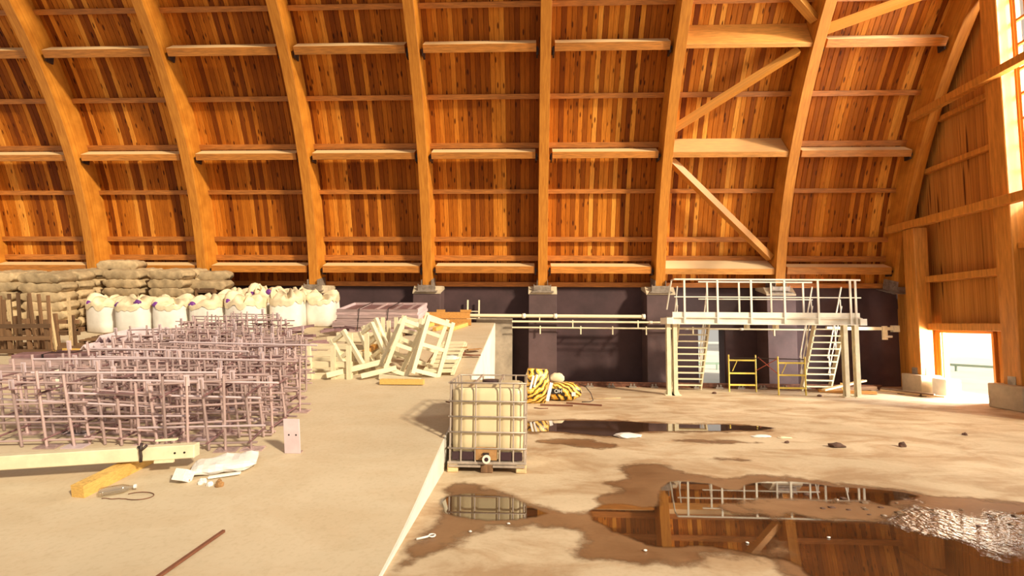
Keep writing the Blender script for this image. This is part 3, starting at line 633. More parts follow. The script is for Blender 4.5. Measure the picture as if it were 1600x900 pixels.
for k_, (X_, Y_, sp) in enumerate(((-10.25, 15.3, .3), (-10.05, 15.0, .1), (-13.1, 15.15, .2))):
    o = link(bpy.data.objects.new('sack', smesh[k_])); o.location = (X_, Y_, rz(Y_)+(1.38, 1.11, 1.73)[k_]); o.rotation_euler = onramp(sp).to_euler()
    tag(o, ('loose tan sack slumped highest at the right end of the stacks', 'loose tan sack hanging lower at the right end of the stacks', 'loose tan sack lying across two stacks behind the nearest one')[k_], 'sack', 'tan sacks stacked on pallets')
# filler crates keep the slumped sacks carried
for k_, (X_, Y_, hh) in enumerate(((-10.05, 15.2, 1.1),)):
    t_ = thing('timber_crate', 'tall brown crate carrying the slumped sacks at the right end of the stacks', 'crate', (X_, Y_, rz(Y_)), onramp(0))
    for sx in (-1, 1):
        for sy in (-1, 1): bar('corner_post', (sx*.28, sy*.3, 0), (sx*.28, sy*.3, hh), .07, .07, 'timber_brown', t_)
    for z_ in (.2, .5, .8, 1.1):
        for sy in (-1, 1): bar('slat', (-.3, sy*.32, z_), (.3, sy*.32, z_), .02, .14, 'timber_brown', t_)
        for sx in (-1, 1): bar('slat', (sx*.3, -.3, z_), (sx*.3, .3, z_), .02, .14, 'timber_brown', t_)
    MB().box(-.32, .32, -.34, .34, hh-.02, hh).build('lid', 'timber_brown', t_)

# ------------------------------------------------------------------ white bulk bags
def bulk(seed):
    random.seed(100+seed); n = 40
    def ring(z_, r_, sq, fold, jag=0.0):
        vs = []
        for k in range(n):
            a = 2*math.pi*k/n; ca, sa = math.cos(a), math.sin(a); e = sq
            m_ = (abs(ca)**e + abs(sa)**e)**(-1/e)
            f_ = 1 + fold*noise.noise(Vector((ca*3.2, sa*3.2, seed*5.1+z_*1.3))) + fold*.8*noise.noise(Vector((ca*11, sa*11, seed*2.7+z_*.8)))
            vs.append((ca*r_*m_*f_, sa*r_*m_*f_, z_ + jag*noise.noise(Vector((ca*2.4, sa*2.4, seed*1.9+z_*2))) + jag*.5*noise.noise(Vector((ca*7, sa*7, seed*4.4)))))
        return vs
    def loft(rings, cap0, cap1):
        b = MB(); vs = [v for r_ in rings for v in r_]; m_ = len(rings)
        fs = [(i*n+k, i*n+(k+1) % n, (i+1)*n+(k+1) % n, (i+1)*n+k) for i in range(m_-1) for k in range(n)]
        if cap0: fs.append(tuple(range(n-1, -1, -1)))
        if cap1: fs.append(tuple((m_-1)*n+k for k in range(n)))
        return b.add(vs, fs)
    body = loft([ring(0, .42, 5, .02), ring(.03, .455, 4.5, .02), ring(.25, .47, 3.4, .025), ring(.5, .475, 3.2, .03), ring(.72, .465, 3.2, .045), ring(.82, .45, 3.2, .06, .03)], True, True)
    top = loft([ring(.72, .482, 3.2, .04, .16), ring(.82, .485, 3.1, .07, .08), ring(.87, .475, 3, .14, .10), ring(.91, .44, 2.6, .3, .20), ring(.95, .36, 2.2, .5, .28), ring(.95, .27, 2, .6, .32), ring(.93, .17, 2, .6, .30), ring(.92, .10, 2, .5, .2), ring(.92, .03, 2, .3, .1)], False, True)
    return body.mesh('bag_body', 'bag_white', True), top.mesh('bag_top', 'bag_top', True)
bmesh_ = [bulk(s_) for s_ in range(4)]; random.seed(21)
loopm = MB().tube([(-.13, 0, -.02), (-.12, .01, .16), (-.05, .03, .27), (.05, .03, .27), (.12, .01, .14), (.13, 0, -.04)], .028, 6).mesh('lifting_loop', 'bag_top', True)
def lump(r_, seed): 
    b = MB(); bm = bmesh.new(); bmesh.ops.create_icosphere(bm, subdivisions=2, radius=r_)
    for v in bm.verts: v.co *= 1+.45*noise.noise(v.co*(2.2/r_)*.5+Vector((seed, 0, 0)))
    b.v = [tuple(v.co) for v in bm.verts]; b.f = [tuple(v.index for v in f.verts) for f in bm.faces]; bm.free(); return b
tiem = lump(.095, 2).mesh('tie', 'purple', True)
BAGS = [(-12.28, 13.95, 1, 'leftmost white bulk bag beside the nearest sack stack', 1), (-11.25, 13.75, 1, 'second white bulk bag from the left in the front row', 1), (-10.25, 13.85, 1, 'third white bulk bag from the left in the front row', 1),
        (-9.22, 13.9, 1, 'fourth white bulk bag from the left in the front row', 1), (-8.2, 13.95, 1.08, 'fifth white bulk bag from the left, behind the steel frames', 1), (-7.2, 14.4, 1.12, 'bright white bulk bag in front of the last one on the right', 0), (-6.5, 15.2, 1.0, 'rightmost bright white bulk bag beside the steel panel stack', 0),
        (-9.22, 15.1, 1.05, 'rear white bulk bag next to the right sack stack', 1), (-8.24, 15.15, 1.18, 'middle rear white bulk bag with a raised loop', 1), (-7.45, 15.5, 1.05, 'rear white bulk bag in front of the dark wall', 0)]
for k_, (X_, Y_, sc, lab, tie) in enumerate(BAGS):
    t_ = thing('bulk_bag', lab, 'bulk bag', (X_, Y_, rz(Y_)+.01), onramp(rnd(-.4, .4)), 'white bulk bags on the ramp'); t_.scale = (.98, .98, sc)
    bd, tp = bmesh_[k_ % 4]; link(bpy.data.objects.new('bag_body', bd), t_); link(bpy.data.objects.new('bag_top', tp), t_)
    for a in ({8: (4.4,), 5: (3.9,), 6: (2.6,)}.get(k_, ())): o = link(bpy.data.objects.new('lifting_loop', loopm), t_); o.location = (.36*math.cos(a), .36*math.sin(a), .84); o.rotation_euler = (rnd(-.3, .5), rnd(-.5, .5), a)
    if tie:
        for q in ((-.30, -.36, .84), (.22, -.38, .90))[:2 if k_ in (1, 8) else 1]: o = link(bpy.data.objects.new('tie', tiem), t_); o.location = q; o.scale = (1.15, .8, .9)

# ------------------------------------------------------------------ stakes, pallets and timber at the left
t_ = thing('stake_rack', 'brown timber rack holding upright stakes at the left edge', 'rack', (-11.9, 11.2, rz(11.2)), onramp(.05))
for x_ in (-1.0, -.5, 0, .45, .85): 
    for y_ in (-.35, .35): bar('rack_post', (x_, y_, 0), (x_+rnd(-.03, .03), y_, .78+rnd(0, .1)), .07, .06, 'timber_brown', t_)
for z_ in (.12, .40, .68):
    for y_ in (-.38, .38): bar('rack_rail', (-1.1, y_, z_), (.95, y_, z_+rnd(-.03, .03)), .06, .09, 'timber_brown', t_)
R_ = onramp(.05)
for k_ in range(15):
    x_ = -1.25+k_*.15; y_ = rnd(-.25, .25); p = Vector((-11.9, 11.2, rz(11.2))) + R_ @ Vector((x_, y_, .02)); q = p + R_ @ Vector((rnd(-.06, .06), rnd(-.08, .08), rnd(1.2, 1.42)))
    tag(bar('stake', p, q, .055, .045, random.choice(['timber_brown', 'timber_brown', 'timber_brown', 'timber_pale'])), '%s upright wooden stake from the left in the brown rack' % (ORD+['thirteenth', 'fourteenth', 'fifteenth'])[k_], 'stake', 'upright stakes in the brown rack')
pallet((-10.9, 12.55, rz(12.55)), onramp(.15), 'pallet lying right of the stake rack before the sacks', (1.1, 1.0))
for k_, (x_, y_, l_, a) in enumerate(((-11.0, 11.5, .9, .2), (-10.7, 11.2, .6, -.1), (-10.6, 11.75, .7, .5), (-10.95, 10.95, .5, .0))):
    d = Vector((math.cos(a), math.sin(a), math.sin(a)*SL))*l_/2; c_ = Vector((x_, y_, rz(y_)+.055))
    tag(bar('timber_offcut', c_-d, c_+d, .11, .09, ('timber_brown', 'timber_yellow', 'timber_brown', 'timber_yellow')[k_]), ('brown offcut at the foot of the stake rack', 'short yellow offcut in front of the stake rack', 'brown offcut behind the yellow one near the stake rack', 'yellow offcut nearest the steel channels')[k_], 'offcut', 'timber offcuts by the stake rack')
def on(x_, y_, z_=0): return Vector((x_, y_, rz(y_)+z_))
# lilac steel channels and plates at the left
for k_, (x_, y_, l_, z_) in enumerate(((-9.0, 9.7, 3.4, .1), (-8.9, 9.25, 3.2, .09), (-9.4, 8.75, 2.4, .1))):
    t_ = thing('steel_channel', ('far lilac steel channel lying left of the frames', 'middle lilac steel channel lying left of the frames', 'near lilac steel channel lying left of the frames')[k_], 'steel channel', on(x_, y_), onramp(rnd(-.04, .04)), 'lilac channels left of the frames')
    bar('web', (-l_/2, 0, z_), (l_/2, 0, z_), .012, .2, 'steel_lilac', t_); bar('flange', (-l_/2, .05, z_+.1), (l_/2, .05, z_+.1), .1, .012, 'steel_lilac', t_); bar('flange', (-l_/2, .05, z_-.09), (l_/2, .05, z_-.09), .1, .012, 'steel_lilac', t_)
for k_, (x_, y_, s_) in enumerate(((-9.7, 10.25, .5), (-10.2, 10.1, .6), (-9.1, 10.35, .34))):
    t_ = thing('steel_box', ('lilac steel box section piled at the left edge', 'larger lilac steel box section at the far left edge', 'small lilac steel box section beside the white plate')[k_], 'steel section', on(x_, y_), onramp(rnd(-.2, .2)), 'lilac box sections at the left')
    MB().box(-s_, s_, -.15, .15, 0, .26).build('section', 'steel_lilac_dark', t_, bevel=.01); MB().box(-.02, .02, -.155, .155, -.004, .265).build('strap', 'strap_black', t_)
tag(bar('steel_plate', on(-8.75, 9.9), on(-8.72, 9.95, .36), .22, .012, 'plate_lilac', None, (0, 1, 0)), 'white steel plate standing by the lilac box sections', 'steel plate')
tag(bar('steel_plate', on(-8.45, 9.95), on(-8.40, 10.0, .42), .13, .012, 'plate_lilac', None, (0, 1, 0)), 'narrow white steel plate standing beside the wider white one', 'steel plate')
t_ = thing('bracket_frame', 'white steel bracket frame standing before the lilac channels', 'frame', on(-7.7, 8.55), onramp(.15))
bar('upright', (.35, 0, 0), (.35, 0, .62), .06, .05, 'paint_white', t_, (0, 1, 0)); bar('upright', (-.55, -.1, .05), (-.55, -.1, .45), .07, .05, 'paint_white', t_, (0, 1, 0)); bar('arm', (-.55, -.1, .26), (.35, 0, .30), .05, .05, 'paint_white', t_); bar('arm', (-.1, 0, .52), (.35, 0, .58), .05, .06, 'paint_white', t_)
# angle irons with chevron ends
am = MB().prism([(0, .15), (.12, 0), (.10, -.004), (0, .118), (-.10, -.004), (-.12, 0)], 1, 0, 1.3).mesh('angle_iron', 'plate_lilac')
for k_, yy in enumerate((.25, 1.0)):
    o = MB().box(-.2, 1.35, -.05, .05, 0, .08).build('timber_bearer', 'timber_brown'); o.location = on(-10.35, 11.0) + onramp(0) @ Vector((0, yy, 0)); o.rotation_euler = onramp(0).to_euler(); tag(o, '%s timber bearer under the angle irons' % ('near', 'far')[k_], 'timber', 'bearers under the angle irons')
for r_, n_ in ((0, 4), (1, 5)):
    for k_ in range(n_):
        o = link(bpy.data.objects.new('angle_iron', am)); o.location = on(-10.3, 11.0) + onramp(0) @ Vector((.255*k_ + .12*r_+rnd(-.02, .02), .28*r_+rnd(-.05, .05), .085+.16*r_)); o.rotation_euler = onramp(rnd(-.03, .03)).to_euler()
        tag(o, '%s pale angle iron from the left in the %s layer' % (ORD[k_], ('lower', 'upper')[r_]), 'angle iron', 'pale angle irons with chevron ends')

# ------------------------------------------------------------------ welded anchor frames
def anchor(loc, rot, Lx, W_, H_, nx, lab):
    t_ = thing('anchor_frame', lab, 'steel frame', loc, rot, 'lilac welded anchor frames'); r_ = .0145
    xs = [-Lx/2 + Lx*k_/(nx-1) + rnd(-.05, .05) for k_ in range(nx)]
    for s_ in (-1, 1):
        for x_ in xs:
            ln = rnd(-.07, .07); hh = H_*rnd(.86, 1.08)
            rod('upright', (x_, s_*W_/2, .012), (x_+ln, s_*W_/2, hh), r_*1.15, 'steel_lilac', t_)
            if random.random() < .45: bar('foot_plate', (x_-.12, s_*W_/2, .006), (x_+.15, s_*W_/2, .006), .14, .014, 'plate_lilac' if random.random() < .3 else 'steel_lilac', t_)
            elif random.random() < .5: bar('head_plate', (x_+ln, s_*W_/2, hh-.12), (x_+ln, s_*W_/2, hh+.02), .06, .014, 'plate_lilac', t_, (0, 1, 0))
        nl = random.choice((4, 4, 5))
        for k_ in range(nl):
            z_ = H_*(.10+.76*k_/(nl-1)) + rnd(-.05, .05); rod('crossbar', (-Lx/2-rnd(.02, .2), s_*W_/2+.02, z_), (Lx/2+rnd(.02, .2), s_*W_/2+.02, z_+rnd(-.04, .04)), r_, 'steel_lilac', t_)
    for x_ in xs[::2]:
        for z_ in (H_*.12, H_*.75): rod('tie_bar', (x_, -W_/2-.05, z_), (x_, W_/2+.05, z_), r_, 'steel_lilac_dark', t_)
    if random.random() < .6: bar('cover_plate', (rnd(-.4, 0), -W_/2, H_*.80), (rnd(.1, .5), -W_/2, H_*.80), .16, .012, 'steel_lilac_dark', t_, (0, .3, 1))
random.seed(5)
rows = [(6.35, -6.9, -3.5), (6.85, -7.6, -3.45), (7.35, -7.2, -3.55), (7.85, -7.3, -3.7), (8.3, -7.4, -3.85), (8.75, -7.3, -4.15), (9.35, -7.9, -4.3), (9.95, -8.5, -4.6), (10.55, -9.0, -4.9), (11.15, -8.6, -5.3), (11.75, -8.4, -5.9), (12.4, -8.8, -6.6)]
rows_n = ['front', 'second', 'third', 'fourth', 'fifth', 'sixth', 'seventh', 'eighth', 'ninth', 'tenth', 'eleventh', 'last']
for ri, (y_, xl, xr) in enumerate(rows):
    n_ = max(2, round((xr-xl)/1.25)); stp = (xr-xl)/n_
    for k_ in range(n_):
        x_ = xl+stp*(k_+.5)
        anchor(on(x_, y_+rnd(-.06, .06), .002), onramp(rnd(-.14, .14)), stp*rnd(.86, .98), rnd(.34, .46), (rnd(.85, .98) if ri < 5 else rnd(.62, .82)), random.choice((4, 5, 5, 6)),
               'lilac welded rod frame, %s from the left in the %s row' % (ORD[k_], rows_n[ri]))
for k_, (xa_, xb_, y_, za_, zb_) in enumerate(((-7.2, -4.55, 6.12, .62, .52), (-6.8, -4.3, 6.08, .40, .43), (-5.9, -3.4, 6.1, .70, .66), (-5.5, -3.2, 6.14, .86, .84), (-6.4, -4.0, 6.11, .95, .97), (-4.9, -3.3, 6.05, .30, .34), (-6.9, -5.0, 6.6, 1.0, 1.02), (-6.0, -3.5, 6.62, 1.04, 1.0), (-6.6, -4.2, 7.15, 1.03, 1.0), (-5.8, -3.4, 7.7, 1.02, .98))):
    tag(rod('steel_rod', on(xa_, y_, za_), on(xb_, y_+.04, zb_), .014, 'plate_lilac'), 'loose pale steel rod lying through the frames, %s of ten from the front' % ORD[k_], 'steel rod', 'loose rods lying through the anchor frames')
t_ = thing('steel_plate', 'lilac steel plate with two holes standing upright beside the frames', 'steel plate', on(-2.94, 6.1, .0), onramp(0))
MB().box(-.10, .10, -.008, .008, 0, .44).build('plate', 'plate_lilac', t_, bevel=.003)
for x_ in (-.035, .055): MB().tube([(x_, -.0085, .24), (x_, -.010, .24)], .011, 10).build('hole', 'ink_black', t_)
bar('base_angle', (-.1, .03, .006), (.1, .03, .006), .07, .012, 'steel_lilac', t_)

# ------------------------------------------------------------------ cream frames, panel stack, formwork
def ladder(lab, loc, rot, Lx, W_, n_, bw=.085, bt=.075, mat='paint_cream'):
    t_ = thing('ladder_frame', lab, 'frame', loc, rot, 'cream steel ladder frames')
    for s_ in (-1, 1): bar('stile', (0, s_*W_/2, 0), (0, s_*W_/2, Lx), bw, bt, mat, t_, (0, 1, 0))
    for k_ in range(n_): z_ = Lx*(.06+.88*k_/(n_-1)); bar('rung', (0, -W_/2, z_), (0, W_/2, z_), bw*.8, bt, mat, t_)
    return t_
def lean(yaw_, pitch_, roll_): return Matrix.Rotation(yaw_, 3, 'Z') @ Matrix.Rotation(pitch_, 3, 'Y') @ Matrix.Rotation(roll_, 3, 'Z')
rd_ = math.radians
ladder('cream ladder frame leaning steeply right, tallest at the right of the pile', on(-2.02, 9.45, .03), lean(rd_(35), rd_(16), rd_(80)), 1.15, .5, 3)
ladder('cream ladder frame leaning right, second from the right of the pile', on(-2.62, 9.5, .04), lean(rd_(30), rd_(20), rd_(75)), 1.12, .42, 3)
ladder('cream ladder frame leaning right with a long foot bar', on(-2.80, 9.75, .04), lean(rd_(20), rd_(24), rd_(70)), 1.05, .45, 4)
ladder('cream ladder frame leaning left in the middle of the pile', on(-3.0, 10.0, .04), lean(rd_(-20), rd_(-30), rd_(80)), .95, .40, 4)
ladder('cream ladder frame leaning left behind the middle one', on(-3.1, 10.45, .04), lean(rd_(-15), rd_(-26), rd_(80)), .95, .40, 4)
ladder('cream ladder frame leaning right at the back of the pile', on(-2.3, 10.2, .04), lean(rd_(28), rd_(20), rd_(75)), 1.1, .45, 4)
ladder('cream ladder frame leaning left at the far left of the pile', on(-3.45, 9.75, .04), lean(rd_(-10), rd_(-34), rd_(80)), .85, .38, 3)
ladder('cream ladder frame leaning back between the two groups', on(-2.75, 10.7, .04), lean(rd_(10), rd_(10), rd_(70)), .95, .42, 4)
tag(bar('foot_bar', on(-2.85, 9.3, .06), on(-2.05, 9.15, .03), .09, .09, 'paint_cream'), 'long cream bar lying at the foot of the leaning frames', 'bar')
tag(bar('foot_bar', on(-3.85, 9.2, .10), on(-3.0, 9.75, .22), .09, .10, 'paint_cream'), 'cream bar lying askew left of the leaning frames', 'bar')
tag(bar('foot_bar', on(-3.2, 9.25, .08), on(-2.6, 9.5, .18), .08, .09, 'paint_cream'), 'cream bar crossing under the middle leaning frame', 'bar')
for k_, (x_, y_, l_, h_) in enumerate(((-4.05, 9.35, 1.3, .5), (-4.0, 9.95, 1.5, .62), (-4.0, 10.6, 1.6, .62), (-3.95, 11.3, 1.5, .66), (-4.0, 12.0, 1.5, .62))):
    t_ = thing('trestle', 'cream trestle with rails and end uprights, %s from the front' % ORD[k_], 'trestle', on(x_, y_), onramp(rnd(-.06, .06)), 'cream trestles in the pile')
    for z_ in (.05, h_*.55): bar('rail', (-l_/2, 0, z_), (l_/2, 0, z_), .07, .10, 'paint_cream', t_)
    for x2 in (l_/2-.05, l_/2-.35, -l_/2+.5)[:2 if k_ else 3]: bar('upright', (x2, -.05, 0), (x2+rnd(-.03, .03), -.05, h_+.15), .085, .06, 'paint_cream', t_, (0, 1, 0))
    bar('rail', (-l_/2+.1, .3, .05), (l_/2, .3, .05), .07, .10, 'paint_cream', t_)
t_ = thing('shelf_frame', 'cream slatted shelf frame lying flat near the ramp edge', 'frame', on(-1.85, 10.9), onramp(.04))
for x_ in (-.28, .28): bar('side_rail', (x_, -1.3, .05), (x_, 1.5, .05), .07, .07, 'paint_cream', t_)
for k_ in range(8): y_ = -1.25+k_*.38; bar('slat', (-.28, y_, .09), (.28, y_, .09), .16, .035, 'paint_cream', t_)
tag(bar('yellow_plank', on(-2.75, 9.02, .05), on(-1.95, 9.02, .05), .14, .09, 'timber_yellow'), 'short yellow timber plank under the leaning cream frames', 'plank')
tag(bar('yellow_plank', on(-3.45, 9.9, .32), on(-3.3, 10.4, .40), .10, .09, 'timber_orange'), 'orange block wedged in the cream frames', 'plank')
# dark steel scrap left of the panels
random.seed(3)
for k_ in range(16):
    x_, y_ = rnd(-6.6, -4.8), rnd(12.2, 13.4); a = rnd(-.5, .9); l_ = rnd(.3, .8); z_ = .06+.07*(k_ % 4); d = Vector((math.cos(a), math.sin(a), math.sin(a)*SL+rnd(-.1, .1)))*l_/2
    tag(stick('angle', 'scrap_angle', on(x_, y_, z_)-d, on(x_, y_, z_)+d, .07, .07, 'steel_lilac_dark'), 'dark lilac steel offcut in the scrap heap left of the strapped panels', 'steel offcut', 'dark steel offcuts left of the panels')
tag(MB().box(-.3, .3, -.1, .1, 0, .14).build('timber_block', 'timber_yellow', None, bevel=.008), 'yellow timber block in front of the dark steel offcuts', 'timber block'); C.objects[-1].location = on(-6.0, 12.05); C.objects[-1].rotation_euler = onramp(.2).to_euler()
# strapped stack of mesh panels
R_ = onramp(.03); pb = on(-4.35, 14.15, .10)
for k_, x_ in enumerate((-.8, .8)): o = MB().box(-.05, .05, -.7, .7, -.10, 0).build('timber_bearer', 'timber_brown'); o.location = pb + R_ @ Vector((x_, 0, 0)); o.rotation_euler = R_.to_euler(); tag(o, '%s timber bearer under the strapped steel panels' % ('left', 'right')[k_], 'timber', 'bearers under the panels')
for k_ in range(8):
    t_ = thing('framed_grating', 'lilac framed steel panel, %s from the bottom of the strapped stack' % ORD[k_] if k_ < 7 else 'topmost lilac framed steel panel of the strapped stack', 'steel panel', pb + R_ @ Vector((rnd(-.03, .03) + (.12 if k_ > 3 else -.0), rnd(-.03, .03), .002+k_*.082)), R_, 'lilac steel panels in a strapped stack')
    for s_ in (-1, 1): bar('long_rail', (-1.12, s_*.725, .039), (1.12, s_*.725, .039), .05, .078, 'steel_lilac', t_); bar('end_rail', (s_*1.095, -.7, .039), (s_*1.095, .7, .039), .05, .078, 'plate_lilac', t_)
    for x_ in (-.6, -.1, .4, .8): bar('rib', (x_, -.7, .04), (x_, .7, .04), .03, .05, 'steel_lilac', t_)
    bar('flat_sheet', (-1.07, 0, .012), (1.07, 0, .012), 1.4, .006, 'steel_lilac_dark', t_)
for k_, x_ in enumerate((-.45, .35)):
    o = MB().tube([(x_, -.77, -.02), (x_+.04, -.775, .35), (x_+.08, -.77, .68), (x_+.08, 0, .69), (x_+.06, .76, .68)], .012, 5).build('strap', 'strap_black'); o.location = pb; o.rotation_euler = R_.to_euler(); tag(o, '%s black strap around the steel panel stack' % ('left', 'right')[k_], 'strap', 'straps of the panel stack')
# formwork beams
tag(bar('formwork_beam', on(-3.45, 15.25, .10), on(-1.85, 15.3, .10), .12, .20, 'timber_orange'), 'long orange formwork beam lowest behind the panel stack', 'timber beam', 'formwork beams')
tag(bar('formwork_beam', on(-3.5, 15.35, .30), on(-1.9, 15.38, .30), .10, .20, 'timber_orange'), 'long orange formwork beam uppermost behind the panel stack', 'timber beam', 'formwork beams')
for k_, x_ in enumerate((-3.15, -2.55, -2.1)): tag(bar('formwork_beam', on(x_-.25, 14.25, .06), on(x_+.12, 15.15, .06), .13, .11, 'timber_yellow'), '%s of three short yellow beams lying towards the camera by the panels' % ('left', 'middle', 'right')[k_], 'timber beam', 'formwork beams')
for k_, (x_, z_) in enumerate(((-2.95, .40), (-2.2, .40))): tag(bar('timber_block', on(x_, 15.36, z_+.04), on(x_+(.26, .34)[k_], 15.36, z_+.04), .09, .08, 'timber_orange'), '%s small orange block on top of the formwork beams' % ('left', 'right')[k_], 'timber block')
# litter by the ramp edge
random.seed(9)
for k_ in range(7):
    x_, y_ = -1.5+rnd(-.26, .24), 11.4+rnd(-.35, .35); a = rnd(-.4, .5); d = Vector((math.cos(a), math.sin(a), math.sin(a)*SL))*rnd(.12, .24); z_ = .025+.03*(k_ % 3)
    tag(bar('cardboard_scrap', on(x_, y_, z_)-d, on(x_, y_, z_)+d, rnd(.08, .2), .025, random.choice(['cardboard', 'timber_orange', 'cardboard', 'rust'])), 'brown scrap in the small litter heap near the ramp edge', 'scrap', 'brown scraps near the ramp edge')
def crumple(name, sx, sy, sz, seed, mat, loc, rot, lab, cat):
    b = lump(1, seed); b.v = [(v[0]*sx, v[1]*sy, max(-.0, v[2]*sz*.9+sz*.3) + .01*noise.noise(Vector(v)*6)*0) for v in b.v]
    o = b.build(name, mat, None, False); o.location = loc; o.rotation_euler = rot; return tag(o, lab, cat)
crumple('plastic_wrap', .20, .2, .10, 4, 'paper_white', on(-1.72, 10.75, .01), onramp(.3).to_euler(), 'crumpled white plastic beside the brown litter heap', 'plastic wrap')

# ------------------------------------------------------------------ foreground of the ramp
t_ = thing('steel_beam', 'long cream box beam lying across the foreground at the left', 'beam', on(-5.4, 5.32, .15), (Matrix.Rotation(math.atan2(.36, 1.9), 3, 'Z') @ Matrix.Rotation(-.035, 3, 'Y')))
MB().box(-2.2, 1.60, -.07, .07, 0, .15).build('box_section', 'paint_cream', t_, bevel=.008)
for x_ in (1.40, 1.50): MB().tube([(x_, -.0705, .07), (x_, -.073, .07)], .012, 10).build('bolt_hole', 'ink_black', t_)
MB().tube([(1.07, -.09, .21), (1.06, -.1, .13), (1.07, -.1, .06), (1.065, -.095, 0)], .016, 6).build('chain', 'steel_dark', t_, True); MB().tube([(1.03, -.085, .17), (1.07, -.105, .13), (1.12, -.085, .18)], .014, 6).build('chain_hook', 'steel_dark', t_, True)
bar('end_bracket', (1.12, .10, .19), (1.34, .10, .19), .05, .02, 'paint_cream', t_); bar('end_bracket', (1.2, -.085, -.01), (1.4, -.085, -.01), .03, .03, 'paint_cream', t_)
t_ = on(-4.62, 5.0, .065); tag(bar('timber_block', on(-4.63, 4.98, .066), on(-4.52, 5.92, .066), .15, .13, 'timber_yellow'), 'yellow timber bearer under the cream box beam', 'timber')
tag(bar('timber_block', on(-6.9, 4.7, .066), on(-6.85, 5.5, .066), .15, .13, 'timber_yellow'), 'second yellow timber bearer under the far left end of the cream beam', 'timber')
b = MB().tube([(0, 0, 0), (.02, 0, 0), (.05, 0, 0), (.20, 0, 0), (.24, 0, 0), (.26, 0, 0), (.29, 0, 0)], .05, 10)
for i, rr_ in enumerate((.8, 1, 1.02, .95, .6, .35, .35)):
    for k_ in range(10): v = Vector(b.v[i*10+k_]); b.v[i*10+k_] = (v.x, v.y*rr_, v.z*rr_)
bt = thing('plastic_bottle', 'crushed clear plastic bottle on the yellow timber bearer', 'bottle', on(-4.42, 5.0, .05), onramp(.5)); b.build('bottle_body', 'clear_plastic', bt, True); MB().tube([(.29, 0, 0), (.315, 0, 0)], .022, 10).build('cap', 'paper_white', bt)
o = pillow(.66, .36, .12, 12, 15, 14, .035, .15).build('empty_sack', 'paper_white', None, False); o.location = on(-3.52, 5.68, .0); o.rotation_euler = (onramp(.42)).to_euler(); tag(o, 'crumpled white empty sack lying at the end of the cream beam', 'sack')
tag(bar('carton', on(-3.85, 5.36, .07), on(-3.72, 5.34, .07), .14, .12, 'paper_white', None, (0, .5, 1)), 'small white carton in front of the crumpled sack', 'carton')
tag(bar('white_slat', on(-3.55, 5.42, .02), on(-3.25, 5.52, .03), .05, .02, 'paper_white'), 'white slat on the ramp in front of the crumpled sack', 'slat')
for k_ in range(9):
    o = lump(rnd(.02, .035), k_).build('debris_bit', random.choice(['paper_white', 'rock', 'cardboard'])); o.location = on(-3.62+rnd(-.12, .3), 5.33+rnd(-.06, .05), .015); tag(o, 'tiny bit of debris in front of the crumpled white sack', 'debris', 'debris bits before the crumpled sack')
pts = [on(-4.36+.016*k_, 4.97+.006*math.sin(k_*.7), .010) for k_ in range(14)] + [on(-4.02+.15*math.cos(a_), 5.03+.075*math.sin(a_), .012) for a_ in [-2.2+.26*k_ for k_ in range(20)]]
tag(MB().tube(pts, .0042, 5).build('wire_loop', 'rust', None, True), 'thin rusty wire loop on the ramp before the yellow bearer', 'wire')
tag(bar('wooden_stick', (-2.79, 3.72, .030), (-2.73, 4.42, .082), .028, .022, 'rust'), 'thin reddish stick lying in the left foreground', 'stick')

# ------------------------------------------------------------------ water and litter on the right-hand floor
def blob(pts, jit, seed, z_, sub=5):
    """irregular outline: a closed smooth curve through the points, roughened"""
    n = len(pts); out = []
    for i in range(n):
        p0, p1, p2, p3 = (Vector(pts[(i+k-1) % n]) for k in range(4))
        for s_ in range(sub):
            t = s_/sub; q = .5*((2*p1) + (p2-p0)*t + (2*p0-5*p1+4*p2-p3)*t*t + (3*p1-p0-3*p2+p3)*t**3)
            e = Vector((noise.noise(Vector((q.x*2.3, q.y*2.3, seed))), noise.noise(Vector((q.x*2.3, q.y*2.3, seed+9)))))*jit + Vector((noise.noise(Vector((q.x*8, q.y*8, seed))), noise.noise(Vector((q.x*8, q.y*8, seed+9)))))*jit*.4
            out.append((q.x+e.x, q.y+e.y, z_))
    import numpy as np
    P_ = np.array([(a, b) for a, b, _ in out]); Q_ = np.roll(P_, -1, 0); st = .06 if len(pts) > 20 else .045
    lo_, hi_ = P_.min(0)-.12, P_.max(0)+.12; nx, ny = int((hi_[0]-lo_[0])/st)+2, int((hi_[1]-lo_[1])/st)+2
    gx, gy = np.meshgrid(lo_[0]+np.arange(nx)*st, lo_[1]+np.arange(ny)*st, indexing='ij'); G = np.stack([gx.ravel(), gy.ravel()], 1)
    d = np.full(len(G), 1e9); ins = np.zeros(len(G), bool)
    for a, b in zip(P_, Q_):
        e = b-a; u = np.clip(((G-a)@e)/max(1e-9, e@e), 0, 1); d = np.minimum(d, np.hypot(*(G-a-u[:, None]*e).T))
        c = (a[1] > G[:, 1]) != (b[1] > G[:, 1])
        if c.any(): xi = a[0]+(G[:, 1]-a[1])*(b[0]-a[0])/((b[1]-a[1]) or 1e-9); ins ^= c & (G[:, 0] < xi)
    d = np.where(ins, d, -d); idx = -np.ones(len(G), int); fs = []; used = []
    for i in range(nx-1):
        for j in range(ny-1):
            q4 = (i*ny+j, (i+1)*ny+j, (i+1)*ny+j+1, i*ny+j+1)
            if max(d[k] for k in q4) > -.07: fs.append(q4)
    for k in sorted({k for f in fs for k in f}): idx[k] = len(used); used.append(k)
    me = bpy.data.meshes.new('outline'); me.from_pydata([(G[k][0], G[k][1], z_) for k in used], [], [tuple(int(idx[k]) for k in f) for f in fs])
    at = me.attributes.new('edge', 'FLOAT', 'POINT'); at.data.foreach_set('value', [float(d[k]) for k in used])
    return me
